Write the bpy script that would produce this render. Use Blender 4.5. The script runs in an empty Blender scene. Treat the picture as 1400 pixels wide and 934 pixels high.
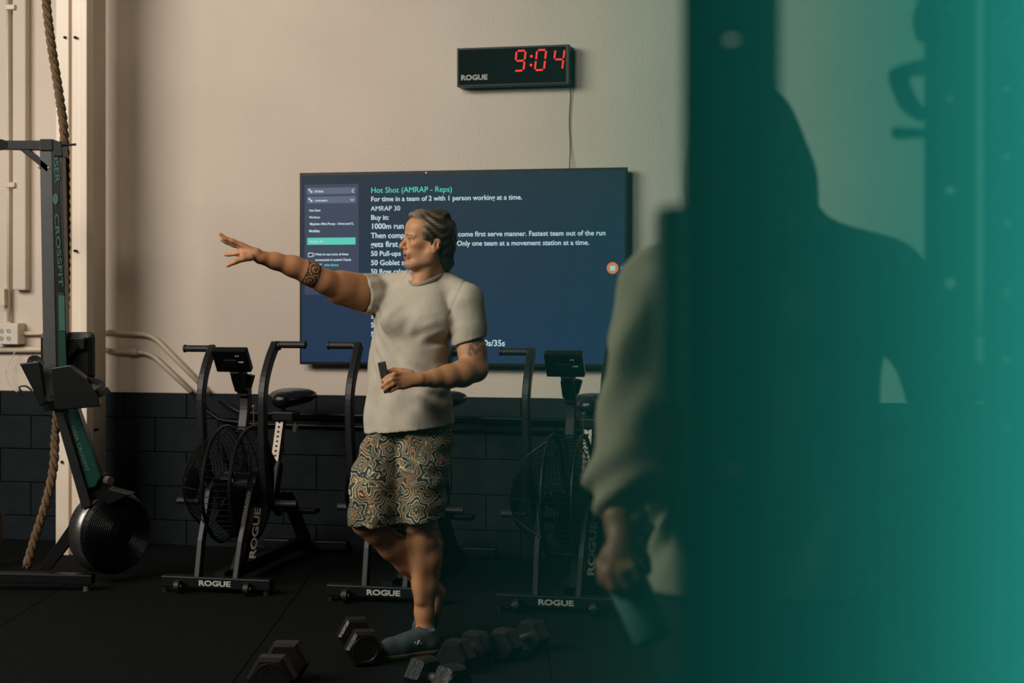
import bpy, bmesh, math, random
import numpy as np
from mathutils import Vector, Matrix
random.seed(4)
C = bpy.context.scene.collection
SC = bpy.context.scene

# ------------------------------------------------------------------ camera
F_PX, HOR, CAM_Z = 2138.0, 406.0, 1.46
cam_data = bpy.data.cameras.new('camera')
cam_data.sensor_width = 36
cam_data.lens = 36 * F_PX / 1400
cam_data.shift_y = (HOR - 467) / 1400
cam_data.dof.use_dof = True
cam_data.dof.focus_distance = 7.0
cam_data.dof.aperture_fstop = 3.0
cam_data.clip_start = 0.02
cam = bpy.data.objects.new('camera', cam_data)
C.objects.link(cam)
cam.location = (0, 0, CAM_Z)
cam.rotation_euler = (math.pi / 2, 0, 0)
SC.camera = cam

# ------------------------------------------------------------------ light
SC.view_settings.view_transform = 'Standard'
SC.view_settings.look = 'None'
SC.view_settings.exposure = 0
SC.view_settings.gamma = 1
SC.view_settings.use_curve_mapping = False
world = bpy.data.worlds.new('world')
SC.world = world
world.use_nodes = True
bg = world.node_tree.nodes['Background']
bg.inputs[0].default_value = (0.60, 0.90, 1.0, 1)
bg.inputs[1].default_value = 0.026

def area_light(name, loc, target, size, power, col, spread=180):
    l = bpy.data.lights.new(name, 'AREA')
    l.shape = 'RECTANGLE'; l.size, l.size_y = size
    l.energy = power; l.color = col; l.spread = math.radians(spread)
    o = bpy.data.objects.new(name, l); C.objects.link(o)
    o.location = loc
    o.rotation_euler = (Vector(target) - Vector(loc)).to_track_quat('-Z', 'Y').to_euler()
    return o
# daylight through the high windows on the left side of the gym
area_light('window_daylight', (-5.9, 3.8, 4.2), (-1.2, 8.3, 2.1), (4.2, 2.4), 280, (1.0, 0.925, 0.85), 150)
# front fill added high up to brighten the man, no fixture seen there
area_light('front_fill', (-2.4, 2.6, 4.5), (-0.5, 7.2, 1.4), (1.4, 0.8), 42, (1.0, 0.90, 0.78), 110)
# teal light added outside the frame, only to brighten the overlay volume
area_light('teal_fill', (1.35, 0.35, 1.35), (0.10, 0.80, 1.3), (0.7, 2.6), 7.0, (0.62, 1.0, 0.97), 62)

# ------------------------------------------------------------------ helpers
def tag(o, label=None, cat=None, group=None, kind=None):
    if label: o['label'] = label
    if cat: o['category'] = cat
    if group: o['group'] = group
    if kind: o['kind'] = kind
    return o
def empty(name, loc=(0, 0, 0), rz=0, label=None, cat=None, group=None):
    o = bpy.data.objects.new(name, None); C.objects.link(o)
    o.location = loc; o.rotation_euler = (0, 0, rz); o.empty_display_size = .1
    return tag(o, label, cat, group)
def obj(name, bm, m, parent=None, smooth=False, loc=None, rz=0):
    me = bpy.data.meshes.new(name)
    bm.normal_update(); bm.to_mesh(me); bm.free()
    if smooth:
        me.shade_smooth()
    me.materials.append(m)
    o = bpy.data.objects.new(name, me); C.objects.link(o)
    if parent: o.parent = parent
    if loc: o.location = loc
    o.rotation_euler = (0, 0, rz)
    return o
def sharp(o, ang=35):
    o.data.shade_smooth()
    o.data.set_sharp_from_angle(angle=math.radians(ang))
    return o
def dup(root, loc, rz=None, label=None):
    r = root.copy(); C.objects.link(r); r.location = loc
    if rz is not None: r.rotation_euler = (0, 0, rz)
    if label: r['label'] = label
    for ch in list(root.children):
        c = ch.copy(); C.objects.link(c); c.parent = r
        for g in list(ch.children):
            d = g.copy(); C.objects.link(d); d.parent = c
    return r
def V(*a): return Vector(a)
def P(px, py, Y):
    return Vector(((px - 700) / F_PX * Y, Y, CAM_Z - (py - HOR) / F_PX * Y))
def G(px, py):                      # point on the floor
    return P(px, py, CAM_Z * F_PX / (py - HOR))
def frame(d, up=(0, 0, 1)):
    d = Vector(d).normalized(); up = Vector(up)
    if abs(d.dot(up)) > .98: up = Vector((0, 1, 0))
    s = d.cross(up).normalized(); u = s.cross(d).normalized()
    return d, s, u
def box(bm, c, size, rot=None, bev=0):
    r = bmesh.ops.create_cube(bm, size=1)
    vs = r['verts']
    M = Matrix.Translation(c) @ (rot.to_4x4() if rot else Matrix.Identity(4)) @ Matrix.Diagonal((*size, 1))
    for v in vs: v.co = M @ v.co
    if bev:
        es = list({e for v in vs for e in v.link_edges})
        bmesh.ops.bevel(bm, geom=es, offset=bev, segments=2, affect='EDGES', profile=.6)
def bar(bm, a, b, w, h, up=(0, 0, 1), bev=0):
    a, b = Vector(a), Vector(b)
    d, s, u = frame(b - a, up)
    rot = Matrix((s, d, u)).transposed()
    box(bm, (a + b) / 2, (w, (b - a).length, h), rot, bev)
def cyl(bm, a, b, ra, rb=None, seg=20, caps=True):
    a, b = Vector(a), Vector(b); rb = ra if rb is None else rb
    d, s, u = frame(b - a)
    A = []; B = []
    for i in range(seg):
        t = 2 * math.pi * i / seg
        o = s * math.cos(t) + u * math.sin(t)
        A.append(bm.verts.new(a + o * ra)); B.append(bm.verts.new(b + o * rb))
    for i in range(seg):
        j = (i + 1) % seg
        bm.faces.new((A[i], B[i], B[j], A[j]))
    if caps:
        bm.faces.new(A); bm.faces.new(B[::-1])
def catmull(pts, n=8):
    pts = [Vector(p) for p in pts]
    P_ = [2 * pts[0] - pts[1]] + pts + [2 * pts[-1] - pts[-2]]
    out = []
    for i in range(1, len(P_) - 2):
        for k in range(n):
            t = k / n
            p0, p1, p2, p3 = P_[i - 1:i + 3]
            out.append(.5 * ((2 * p1) + (p2 - p0) * t + (2 * p0 - 5 * p1 + 4 * p2 - p3) * t * t + (3 * p1 - p0 - 3 * p2 + p3) * t ** 3))
    out.append(pts[-1])
    return out
def tube(bm, pts, r, seg=10, rect=None, up=(0, 0, 1), closed=False, radii=None):
    """round (r) or rectangular (rect=(w,h)) tube along pts"""
    pts = [Vector(p) for p in pts]; n = len(pts); rings = []
    for i, p in enumerate(pts):
        if closed: t = pts[(i + 1) % n] - pts[i - 1]
        else: t = pts[min(i + 1, n - 1)] - pts[max(i - 1, 0)]
        d, s, u = frame(t, up)
        ring = []
        if rect:
            w, h = rect[0] / 2, rect[1] / 2; c = min(w, h) * .3
            for (a, b) in ((w, -h + c), (w, h - c), (w - c, h), (-w + c, h), (-w, h - c), (-w, -h + c), (-w + c, -h), (w - c, -h)):
                ring.append(bm.verts.new(p + s * a + u * b))
        else:
            rr = radii[i] if radii else r
            for k in range(seg):
                a = 2 * math.pi * k / seg
                ring.append(bm.verts.new(p + (s * math.cos(a) + u * math.sin(a)) * rr))
        rings.append(ring)
    m = len(rings[0])
    for i in range(n if closed else n - 1):
        A, B = rings[i], rings[(i + 1) % n]
        for k in range(m):
            l = (k + 1) % m
            bm.faces.new((A[k], A[l], B[l], B[k]))
    if not closed:
        bm.faces.new(rings[0][::-1]); bm.faces.new(rings[-1])
def lathe(bm, prof, c=(0, 0, 0), axis=(0, 0, 1), seg=32):
    """prof: list of (radius, height along axis)"""
    c = Vector(c); d, s, u = frame(axis)
    rings = []
    for (r, h) in prof:
        if r < 1e-6: rings.append([bm.verts.new(c + d * h)]); continue
        rings.append([bm.verts.new(c + d * h + (s * math.cos(2 * math.pi * k / seg) + u * math.sin(2 * math.pi * k / seg)) * r) for k in range(seg)])
    for A, B in zip(rings, rings[1:]):
        for k in range(seg):
            l = (k + 1) % seg
            if len(A) == 1 and len(B) == 1: continue
            if len(A) == 1: bm.faces.new((A[0], B[k], B[l]))
            elif len(B) == 1: bm.faces.new((A[k], B[0], A[l]))
            else: bm.faces.new((A[k], B[k], B[l], A[l]))
def prism(bm, poly, axis_vec, origin=(0, 0, 0), ex=(1, 0, 0), ey=(0, 0, 1)):
    o, ex, ey, a = Vector(origin), Vector(ex), Vector(ey), Vector(axis_vec)
    A = [bm.verts.new(o + ex * x + ey * y) for x, y in poly]
    B = [bm.verts.new(v.co + a) for v in A]
    n = len(A)
    fs = [bm.faces.new(A), bm.faces.new(B[::-1])]
    for i in range(n):
        fs.append(bm.faces.new((A[i], B[i], B[(i + 1) % n], A[(i + 1) % n])))
    bmesh.ops.recalc_face_normals(bm, faces=fs)
def B(): return bmesh.new()

# ------------------------------------------------------------------ materials
def srgb(r, g, b):
    f = lambda c: c / 255 / 12.92 if c / 255 <= .04045 else ((c / 255 + .055) / 1.055) ** 2.4
    return (f(r), f(g), f(b), 1)
def mat(name, col, rough=.6, metal=0, var=0, scale=20, bump=0, bscale=None, spec=.5, col2=None, obj_coords=True, stretch=(1, 1, 1), detail=4):
    m = bpy.data.materials.new(name); m.use_nodes = True
    nt = m.node_tree; p = nt.nodes['Principled BSDF']
    p.inputs['Base Color'].default_value = col
    p.inputs['Roughness'].default_value = rough; p.inputs['Metallic'].default_value = metal
    p.inputs['Specular IOR Level'].default_value = spec
    tc = nt.nodes.new('ShaderNodeTexCoord'); mp = nt.nodes.new('ShaderNodeMapping')
    mp.inputs['Scale'].default_value = stretch
    nt.links.new(tc.outputs['Object'], mp.inputs[0])
    if var or col2:
        nz = nt.nodes.new('ShaderNodeTexNoise'); nz.inputs['Scale'].default_value = scale; nz.inputs['Detail'].default_value = detail
        nt.links.new(mp.outputs[0], nz.inputs['Vector'])
        rp = nt.nodes.new('ShaderNodeValToRGB')
        rp.color_ramp.elements[0].position = .35; rp.color_ramp.elements[1].position = .68
        c2 = col2 or tuple(min(1, c * (1 + var)) for c in col[:3]) + (1,)
        c1 = col if col2 else tuple(c * (1 - var) for c in col[:3]) + (1,)
        rp.color_ramp.elements[0].color = c1; rp.color_ramp.elements[1].color = c2
        nt.links.new(nz.outputs[0], rp.inputs[0]); nt.links.new(rp.outputs[0], p.inputs['Base Color'])
    if bump:
        nb = nt.nodes.new('ShaderNodeTexNoise'); nb.inputs['Scale'].default_value = bscale or scale; nb.inputs['Detail'].default_value = 5
        nt.links.new(mp.outputs[0], nb.inputs['Vector'])
        bp = nt.nodes.new('ShaderNodeBump'); bp.inputs['Strength'].default_value = bump; bp.inputs['Distance'].default_value = .01
        nt.links.new(nb.outputs[0], bp.inputs['Height']); nt.links.new(bp.outputs[0], p.inputs['Normal'])
    return m
def emat(name, col, strength=1.0):
    m = bpy.data.materials.new(name); m.use_nodes = True
    p = m.node_tree.nodes['Principled BSDF']
    p.inputs['Base Color'].default_value = (.004, .004, .004, 1)
    p.inputs['Emission Color'].default_value = col; p.inputs['Emission Strength'].default_value = strength
    p.inputs['Roughness'].default_value = .5; p.inputs['Specular IOR Level'].default_value = .15
    return m
def vcmat(name, rough=.5, bump=0, bscale=60, spec=.4, sheen=0, sss=0):
    m = mat(name, (1, 1, 1, 1), rough, bump=bump, bscale=bscale, spec=spec)
    nt = m.node_tree; a = nt.nodes.new('ShaderNodeVertexColor'); a.layer_name = 'Col'
    p = nt.nodes['Principled BSDF']
    nt.links.new(a.outputs[0], p.inputs['Base Color'])
    if sss:
        p.inputs['Subsurface Weight'].default_value = sss; p.inputs['Subsurface Radius'].default_value = (.02, .008, .005)
    return m
M = {}
M['wall'] = mat('cream_wall_paint', srgb(202, 187, 170), .62, var=.05, scale=1.3, bump=.25, bscale=70, detail=8)
M['steel_paint'] = mat('column_paint', srgb(226, 210, 188), .45, var=.08, scale=4, bump=.1, bscale=60, stretch=(1, 1, .3))
M['pipe'] = mat('pipe_paint', srgb(205, 188, 165), .45, var=.05, scale=8)
M['black_paint'] = mat('dark_block_paint', srgb(10, 20, 24), .72, var=.25, scale=9, bump=.35, bscale=90, spec=.25)
M['mortar'] = mat('dark_mortar', srgb(14, 25, 28), .8, spec=.1)
M['rubber_floor'] = mat('rubber_floor', srgb(9, 12, 12), .9, var=.35, scale=35, bump=.5, bscale=300, spec=.12)
M['black'] = mat('black_powder_coat', srgb(7, 10, 11), .42, var=.15, scale=25, bump=.06, bscale=300, spec=.3)
M['dark_steel'] = mat('grey_powder_coat', srgb(25, 26, 25), .42, var=.15, scale=18, spec=.3)
M['plastic'] = mat('black_plastic', srgb(5, 7, 8), .38, var=.1, scale=20, spec=.3)
M['rubber'] = mat('black_rubber', srgb(9, 11, 11), .55, bump=.12, bscale=200)
M['leather'] = mat('saddle_vinyl', srgb(20, 20, 21), .28, bump=.12, bscale=90)
M['chrome'] = mat('brushed_chrome', srgb(120, 112, 100), .38, metal=.7, var=.1, scale=30)
M['hole'] = mat('dark_hole', srgb(3, 4, 4), .9)
M['teal_paint'] = mat('green_paint', srgb(5, 52, 42), .35, var=.1, scale=12)
M['logo_white'] = mat('white_print', srgb(165, 166, 158), .6, var=.1, scale=60)
M['logo_dim'] = mat('worn_print', srgb(110, 105, 88), .6, var=.2, scale=60)
M['logo_teal'] = mat('teal_print', srgb(24, 78, 66), .6, var=.1, scale=60)
M['grey_print'] = mat('grey_print', srgb(52, 84, 74), .6)
M['alu'] = mat('aluminium', srgb(120, 118, 112), .35, metal=.9, var=.2, scale=20, stretch=(1, 1, 6))
M['box_white'] = mat('outlet_plastic', srgb(205, 195, 180), .5, var=.04)
M['wire'] = mat('wire', srgb(60, 58, 52), .6)
M['rubber_hex'] = mat('dumbbell_rubber', srgb(17, 15, 13), .38, var=.3, scale=25, bump=.2, bscale=70)
# ------------------------------------------------------------------ the setting
PSI = math.atan(0.218)
CP, SP = math.cos(PSI), math.sin(PSI)
WO = Vector(((634 - 700) / F_PX * 8.8, 8.8, 0))       # a point of the back wall
ES, EO = Vector((CP, -SP, 0)), Vector((-SP, -CP, 0))  # along the wall (to the right), out of it
def WL(px, py, n=0.0):
    """a pixel onto the plane n in front of the wall, as wall coordinates (s, -n, z)"""
    o = WO + EO * n
    u = (px - 700) / F_PX
    # (u*Y - ox, Y - oy) . EO = 0
    Y = (o.x * EO.x + o.y * EO.y) / (u * EO.x + EO.y)
    s = (Vector((u * Y, Y, 0)) - o).dot(ES)
    return Vector((s, -n, CAM_Z - (py - HOR) / F_PX * Y))
def on_wall(o):
    o.location = WO; o.rotation_euler = (0, 0, -PSI); return o

fl = B()
box(fl, (0, 0, -.05), (16, 20, .1))
o = obj('floor', fl, M['rubber_floor'], loc=(0, 5, 0)); tag(o, 'black rubber gym floor with fine pale flecks', kind='structure')
# rubber matting laid in long rolls: seams recessed between the rolls
for i in range(-4, 6):
    m_ = B(); box(m_, (0, 0, .004), (1.196, 17.5, .008), bev=.001)
    t = obj('mat_roll', m_, M['rubber_floor'], parent=o)
    t.location = (1.2 * i - .45, -4.2, 0)
wx0, wx1 = -3.6, 4.6
PAINT_Z = WL(400, 539.5).z
w = B(); box(w, ((wx0 + wx1) / 2, .11, (PAINT_Z + 4.9) / 2), (wx1 - wx0, .22, 4.9 - PAINT_Z))
wall = on_wall(obj('wall_back', w, M['wall'])); tag(wall, 'cream painted block wall with a black lower part', kind='structure')
w = B(); box(w, ((wx0 + wx1) / 2, .125, PAINT_Z / 2), (wx1 - wx0, .19, PAINT_Z))
obj('mortar_bed', w, M['mortar'], parent=wall)
bms = {}
def block_mesh(wd, hh_):
    key = (wd, hh_)
    if key not in bms:
        b_ = B(); box(b_, (wd / 2, .02, hh_ / 2), (wd - .005, .05, hh_ - .005), bev=.003)
        me = bpy.data.meshes.new('block'); b_.to_mesh(me); b_.free(); me.materials.append(M['black_paint']); bms[key] = me
    return bms[key]
z_hi, row = PAINT_Z, 0
first = PAINT_Z - WL(433, 575, 0).z
joint = WL(433, 600, 0).x
while z_hi > .03:
    z_lo = max(0.0, z_hi - (first if row == 0 else .2))
    x = joint + (.2 if row % 2 else 0) - .4 * 20
    while x < wx1 - .05:
        a, b_ = max(x, wx0), min(x + .4, wx1)
        if b_ - a > .05:
            bo = bpy.data.objects.new('block', block_mesh(round(b_ - a, 3), round(z_hi - z_lo, 3))); C.objects.link(bo)
            bo.parent = wall; bo.location = (a, random.uniform(-.0012, .0012), z_lo)
        x += .4
    z_hi = z_lo; row += 1

# steel column in front of the wall
cl = WL(75, 300, .45); cr = WL(143, 300, .40)
cs0 = cl.x
col_root = on_wall(empty('trim_1')); tag(col_root, 'cream painted steel column in front of the wall', kind='structure')
def px_s(px, n): return WL(px, 300, n).x
n1 = .48
s_a, s_b, s_c, s_d, s_e = [px_s(v, n1) for v in (76, 94, 97, 112, 121)]
c = B()
box(c, ((s_a + s_b) / 2, -n1 + .03, 2.45), (s_b - s_a, .06, 4.9), bev=.006)
box(c, ((s_b + s_c) / 2, -n1 + .05, 2.45), (s_c - s_b + .004, .05, 4.9))
obj('left_flange', c, M['steel_paint'], col_root)
c = B()
box(c, ((s_c + s_d) / 2, -n1 + .035, 2.45), (s_d - s_c, .05, 4.9), bev=.004)
obj('channel', c, M['steel_paint'], col_root)
c = B()
box(c, ((s_d + s_e) / 2, -n1 + .02, 2.45), (s_e - s_d, .08, 4.9), bev=.006)
obj('edge_flange', c, M['steel_paint'], col_root)
c = B()
s_f = px_s(136, n1 - .25)
box(c, ((s_a + .02 + s_f) / 2, -n1 + .2, 2.45), (s_f - s_a - .02, .26, 4.9), bev=.004)
obj('web', c, M['steel_paint'], col_root)
for (px, py) in ((102, 51), (102, 343), (88, 51), (84, 632), (130, 628), (130, 588)):
    q = WL(px, py, n1 + .012)
    if px > 121: q = WL(px, py, .32)
    c = B(); cyl(c, q, q + V(0, .03, 0), .008, seg=10)
    obj('bolt_hole', c, M['hole'], col_root)
for (px, py) in ((123, 58), (123, 345)):
    q = WL(px, py, .30); c = B()
    box(c, q, (.05, .03, .045)); cyl(c, q + V(0, -.04, 0), q, .014, seg=8)
    obj('clip', c, M['steel_paint'], col_root)

# conduits
def pipe(name, label, pts_px, r, m, n=.03, cat='pipe', extra=None):
    b_ = B()
    tube(b_, [WL(x, y, n) for x, y in pts_px], r, 10)
    o = on_wall(obj(name, b_, m, smooth=True)); tag(o, label, cat)
    return o
def bend(pts):
    out = []
    for i, p in enumerate(pts):
        if i in (0, len(pts) - 1): out.append(p); continue
        a, b_ = Vector(pts[i - 1]), Vector(pts[i + 1]); p = Vector(p)
        da, db = (a - p), (b_ - p); L = min(14, da.length / 2, db.length / 2)
        q0, q1 = p + da.normalized() * L, p + db.normalized() * L
        for k in range(5):
            t = k / 4; out.append(tuple(q0 * (1 - t) ** 2 + p * 2 * t * (1 - t) + q1 * t * t))
    return out
pp = pipe('conduit', 'upper cream conduit bending down beside the steel column', bend([(124, 452), (208, 458), (285, 536)]), .014, M['pipe'])
pp = pipe('conduit', 'lower cream conduit with coupling bending down beside the steel column', bend([(124, 470), (150, 481), (205, 482), (262, 536)]), .014, M['pipe'])
c = B(); q = WL(182, 481, .035); cyl(c, q - V(.03, 0, 0), q + V(.03, 0, 0), .02, seg=12)
obj('coupling', c, M['pipe'], pp)
pipe('conduit', 'long black conduit running across the dark blocks behind the bikes', [(300, 548), (330, 565), (560, 570), (1220, 586)], .014, M['black'], n=.06)
pipe('conduit', 'thin black conduit sagging across the dark blocks behind the leftmost bike', [(262, 537), (280, 560), (300, 574), (345, 580), (560, 586), (830, 593)], .011, M['black'], n=.03)
pipe('conduit', 'thin cream conduit running into the outlet box', [(30, 456), (60, 456), (112, 456)], .012, M['pipe'])
pipe('conduit', 'thick cream conduit below the outlet box', [(-20, 478), (112, 478)], .018, M['pipe'])
pipe('conduit', 'thin vertical conduit dropping to the outlet box', bend([(10, -10), (11, 120), (12, 250), (12, 440)]), .012, M['pipe'])
# vertical cable channel at the left edge
c = B(); a = WL(18, 300, .05).x; b_ = WL(36, 300, .05).x
box(c, ((a + b_) / 2, -.03, 3.15), (b_ - a, .06, 3.3), bev=.01)
o = on_wall(obj('cable_channel', c, M['wall'])); tag(o, 'cream vertical cable channel left of the climbing rope', 'channel')
for y in (10, 253):
    q = WL(15, y, .065); c = B(); box(c, q, (.06, .03, .03), bev=.004); obj('pipe_strap', c, M['pipe'], o)
# outlet box
ob = on_wall(empty('outlet_box')); tag(ob, 'off-white surface outlet box left of the rowing machine', 'outlet')
a, b_ = WL(-8, 442, .08), WL(26, 471, .08)
c = B(); box(c, ((a.x + b_.x) / 2, -.05, (a.z + b_.z) / 2), (b_.x - a.x, .09, a.z - b_.z), bev=.006); obj('body', c, M['box_white'], ob)
for (x, y) in ((1, 452), (11, 452), (1, 462), (11, 462)):
    q = WL(x, y, .1); c = B(); lathe(c, [(0, 0), (.014, 0), (.016, .006), (0, .006)], q + V(0, -.002, 0), (0, 1, 0), 14)
    s = obj('socket', c, M['box_white'], ob)
    c = B()
    for dx in (-.005, .005): box(c, q + V(dx, -.005, .003), (.002, .004, .008))
    box(c, q + V(0, -.005, -.007), (.004, .004, .004)); obj('slot', c, M['hole'], s)
c = B(); tube(c, catmull([WL(28, 468, .03), WL(20, 482, .045), WL(8, 510, .06), WL(16, 530, .06), WL(24, 536, .06)], 6), .0025, 6)
o = on_wall(obj('cord', c, M['box_white'], smooth=True)); tag(o, 'thin pale cord hanging from the outlet box', 'cord')
c = B(); a, b_ = WL(-2, 395, .05), WL(9, 418, .05); box(c, (a + b_) / 2, (b_.x - a.x, .05, a.z - b_.z), bev=.004)
o = on_wall(obj('junction_box', c, M['pipe'])); tag(o, 'small cream junction box above the outlet box', 'box')

# climbing rope: three laid strands
rp = [P(60, -60, 7.9), P(63, 0, 7.9), P(70, 60, 7.9), P(81, 130, 7.92), P(88, 190, 7.95), P(90, 300, 8.0), P(89, 420, 8.1), P(84, 500, 8.15), P(76, 590, 8.1), P(73, 640, 8.05), P(62, 690, 8.0), P(48, 735, 7.98), P(36, 775, 7.95)]
rp = catmull(rp, 40)
L = [0]
for a, b_ in zip(rp, rp[1:]): L.append(L[-1] + (b_ - a).length)
rope = empty('climbing_rope', (rp[-1].x, rp[-1].y, 0), label='thick brown twisted climbing rope hanging behind the rowing machine', cat='rope')
m_rope = mat('rope_fibre', srgb(104, 80, 54), .85, var=.3, scale=40, bump=.6, bscale=160)
for s in range(3):
    c = B(); pts = []
    for p, l, q in zip(rp, L, rp[1:] + rp[-1:]):
        d, sd, u = frame((q - p) if (q - p).length > 1e-6 else V(0, 0, -1))
        an = l * 2 * math.pi / .135 + s * 2.094
        pts.append(p + (sd * math.cos(an) + u * math.sin(an)) * .0125 - Vector(rope.location))
    tube(c, pts, .0120, 7)
    obj('strand', c, m_rope, rope, smooth=True)

# ------------------------------------------------------------------ text helper
def fit_text(name, body, parent, m, origin, width, ex, ez, height=None, bold=0.0, extr=.0006):
    """a line of lettering whose left end of the baseline is at origin, width long along ex"""
    cu = bpy.data.curves.new(name, 'FONT'); cu.body = body; cu.size = 1; cu.offset = bold
    cu.resolution_u = 4
    o = bpy.data.objects.new(name, cu); C.objects.link(o)
    bpy.context.view_layer.update()
    w_, h_ = o.dimensions.x, o.dimensions.y
    sx = width / max(w_, 1e-4); sy = (height / max(h_, 1e-4)) if height else sx
    cu.extrude = extr / sx
    cu.materials.append(m)
    dg = bpy.context.evaluated_depsgraph_get(); me = bpy.data.meshes.new_from_object(o.evaluated_get(dg))
    bpy.data.objects.remove(o); o = bpy.data.objects.new(name, me); C.objects.link(o)
    if not me.materials: me.materials.append(m)
    ex, ez = Vector(ex).normalized(), Vector(ez).normalized(); en = ex.cross(ez)
    R = Matrix((ex * sx, ez * sy, en * sx)).transposed().to_4x4()
    o.matrix_local = Matrix.Translation(origin) @ R
    if parent: o.parent = parent
    return o
def wtext(body, parent, m, px0, py, px1, n, bold=.01, name='lettering', height_px=None):
    a, b_ = WL(px0, py, n), WL(px1, py, n)
    h = height_px / 243 if height_px else None
    return fit_text(name, body, parent, m, a, (b_ - a).length, (1, 0, 0), (0, 0, 1), h, bold)

# ------------------------------------------------------------------ television
nT = .085
tv = on_wall(empty('television')); tag(tv, 'large wall-mounted flat television showing the workout plan on dark blue', 'television')
z0, z1 = WL(634, 500.5, nT).z, WL(634, 232.5, nT).z
s0, s1 = px_s(409.5, nT), px_s(857.5, nT)
c = B(); box(c, ((s0 + s1) / 2, -nT + .02, (z0 + z1) / 2), (s1 - s0, .04, z1 - z0), bev=.004); obj('housing', c, M['plastic'], tv)
c = B(); box(c, ((s0 + s1) / 2, -.03, (z0 + z1) / 2), (.5, .06, .4)); obj('wall_bracket', c, M['black'], tv)
c = B(); box(c, ((s0 + s1) / 2 - .02, -nT + .02, z0 - .012), (.1, .03, .024), bev=.004); obj('sensor', c, M['plastic'], tv)
bz = .013
m_scr = emat('screen_glow', srgb(27, 50, 68))
nt = m_scr.node_tree; tcn = nt.nodes.new('ShaderNodeTexCoord'); sp = nt.nodes.new('ShaderNodeSeparateXYZ'); nt.links.new(tcn.outputs['Generated'], sp.inputs[0])
rpn = nt.nodes.new('ShaderNodeValToRGB'); e = rpn.color_ramp.elements
e[0].color = srgb(22, 48, 76); e[1].color = srgb(24, 41, 54); nt.links.new(sp.outputs[2], rpn.inputs[0]); nt.links.new(rpn.outputs[0], nt.nodes['Principled BSDF'].inputs['Emission Color'])
c = B(); box(c, ((s0 + s1) / 2, -nT - .0005, (z0 + z1) / 2), (s1 - s0 - 2 * bz, .002, z1 - z0 - 2 * bz - .006)); scr = obj('screen', c, m_scr, tv)
def wrect(px0, py0, px1, py1, n, m, name, parent, bev=.004):
    a, b_ = WL(px0, py0, n), WL(px1, py1, n); b2 = B()
    box(b2, ((a.x + b_.x) / 2, -n, (a.z + b_.z) / 2), (abs(b_.x - a.x), .001, abs(a.z - b_.z)))
    return obj(name, b2, m, parent)
E = dict(white=emat('screen_white', srgb(190, 216, 222)), teal=emat('screen_teal', srgb(80, 205, 185)), panel=emat('screen_panel', srgb(54, 64, 84)),
         row=emat('screen_row', srgb(88, 98, 118)), btn=emat('screen_button', srgb(88, 198, 178)), orange=emat('screen_orange', srgb(225, 120, 75)), dim=emat('screen_dim', srgb(170, 215, 205)), tri=emat('screen_triangle', srgb(95, 110, 150)))
nS = nT + .003
wrect(416.5, 252.5, 490.5, 403, nS, E['panel'], 'sidebar', scr)
nS2, nS3 = nS + .002, nS + .004
wrect(420, 257, 486.5, 265, nS2, E['row'], 'menu_row', scr)
wrect(420, 269, 486.5, 277.5, nS2, E['row'], 'menu_row', scr)
wrect(420, 325.3, 486, 334.3, nS2, E['btn'], 'button', scr)
wtext('EXTRAS', scr, E['white'], 430, 263.2, 442, nS3, .03)
wtext('COMPONENTS', scr, E['white'], 430, 275.5, 447.5, nS3, .03)
for y in (261, 273.5):
    for dx, dy in ((-1.5, -1.3), (1.2, 1.3)): wrect(424.5 + dx - 1.3, y + dy - 1.2, 424.5 + dx + 1.3, y + dy + 1.2, nS3, E['white'], 'icon', scr)
def wline(pts, m, name='icon', r=.0022, n=None):
    b2 = B(); tube(b2, [WL(x, y, n or nS3) for x, y in pts], r, 5); return obj(name, b2, m, scr)
wline([(483.5, 258.5), (481, 261), (483.5, 263.5)], E['white']); wline([(479, 272), (481.5, 274.5), (484, 272)], E['white'])
wtext('Hot Shot', scr, E['white'], 422.5, 289.3, 438, nS3, .02)
wtext('Workout', scr, E['white'], 422.5, 298.6, 437.5, nS3, .02)
wtext('Mayhem Mini-Pump - Arms and S..', scr, E['white'], 423.5, 307.8, 484, nS3, .02)
wtext('Mobility', scr, E['white'], 422.5, 317.5, 437, nS3, .02)
wtext('Finalize All', scr, E['dim'], 423, 332, 441, nS3, .015)
wtext('Want to see some of these', scr, E['white'], 431, 349.2, 476.5, nS3, .02)
wtext('movements in action? Check', scr, E['white'], 431, 356.8, 480, nS3, .02)
wtext('our', scr, E['white'], 431, 363.8, 440, nS3, .02)
wtext('video library', scr, E['teal'], 443, 363.8, 463, nS3, .02)
wline([(421.5, 346), (427.5, 346), (427.5, 351), (421.5, 351), (421.5, 346)], E['white'])
wline([(427.5, 347.5), (429.3, 346.5), (429.3, 350.5), (427.5, 349.5)], E['white'])
wrect(480.5, 375, 485.5, 378.5, nS2, E['white'], 'icon', scr)
T = [('Hot Shot (AMRAP - Reps)', 507, 263.8, 617, 'teal'), ('For time in a team of 2 with 1 person working at a time.', 507, 275.4, 713, 'white'),
     ('AMRAP 30', 507, 288.3, 547, 'white'), ('Buy in:', 507, 300.6, 531, 'white'), ('1000m run in', 507, 313, 560, 'white'),
     ('Then complete', 507, 325.6, 568, 'white'), ('st come first serve manner. Fastest team out of the run', 617, 323.4, 827.5, 'white'),
     ('gets first choice', 507, 337.7, 575, 'white'), ('. Only one team at a movement station at a time.', 620, 336, 805, 'white'),
     ('50 Pull-ups', 507, 350, 547.5, 'white'), ('50 Goblet squats', 507, 362.6, 573, 'white'), ('50 Row calories', 507, 374.4, 565, 'white'),
     ('50 Box', 507, 435.5, 532, 'white'), ('50 Ring', 507, 447.5, 534, 'white'), ('50 Wall', 507, 459.7, 534, 'white'), ('50 Row', 507, 471.8, 534, 'white'), ('0s/35s', 661.5, 473, 690, 'white')]
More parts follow.
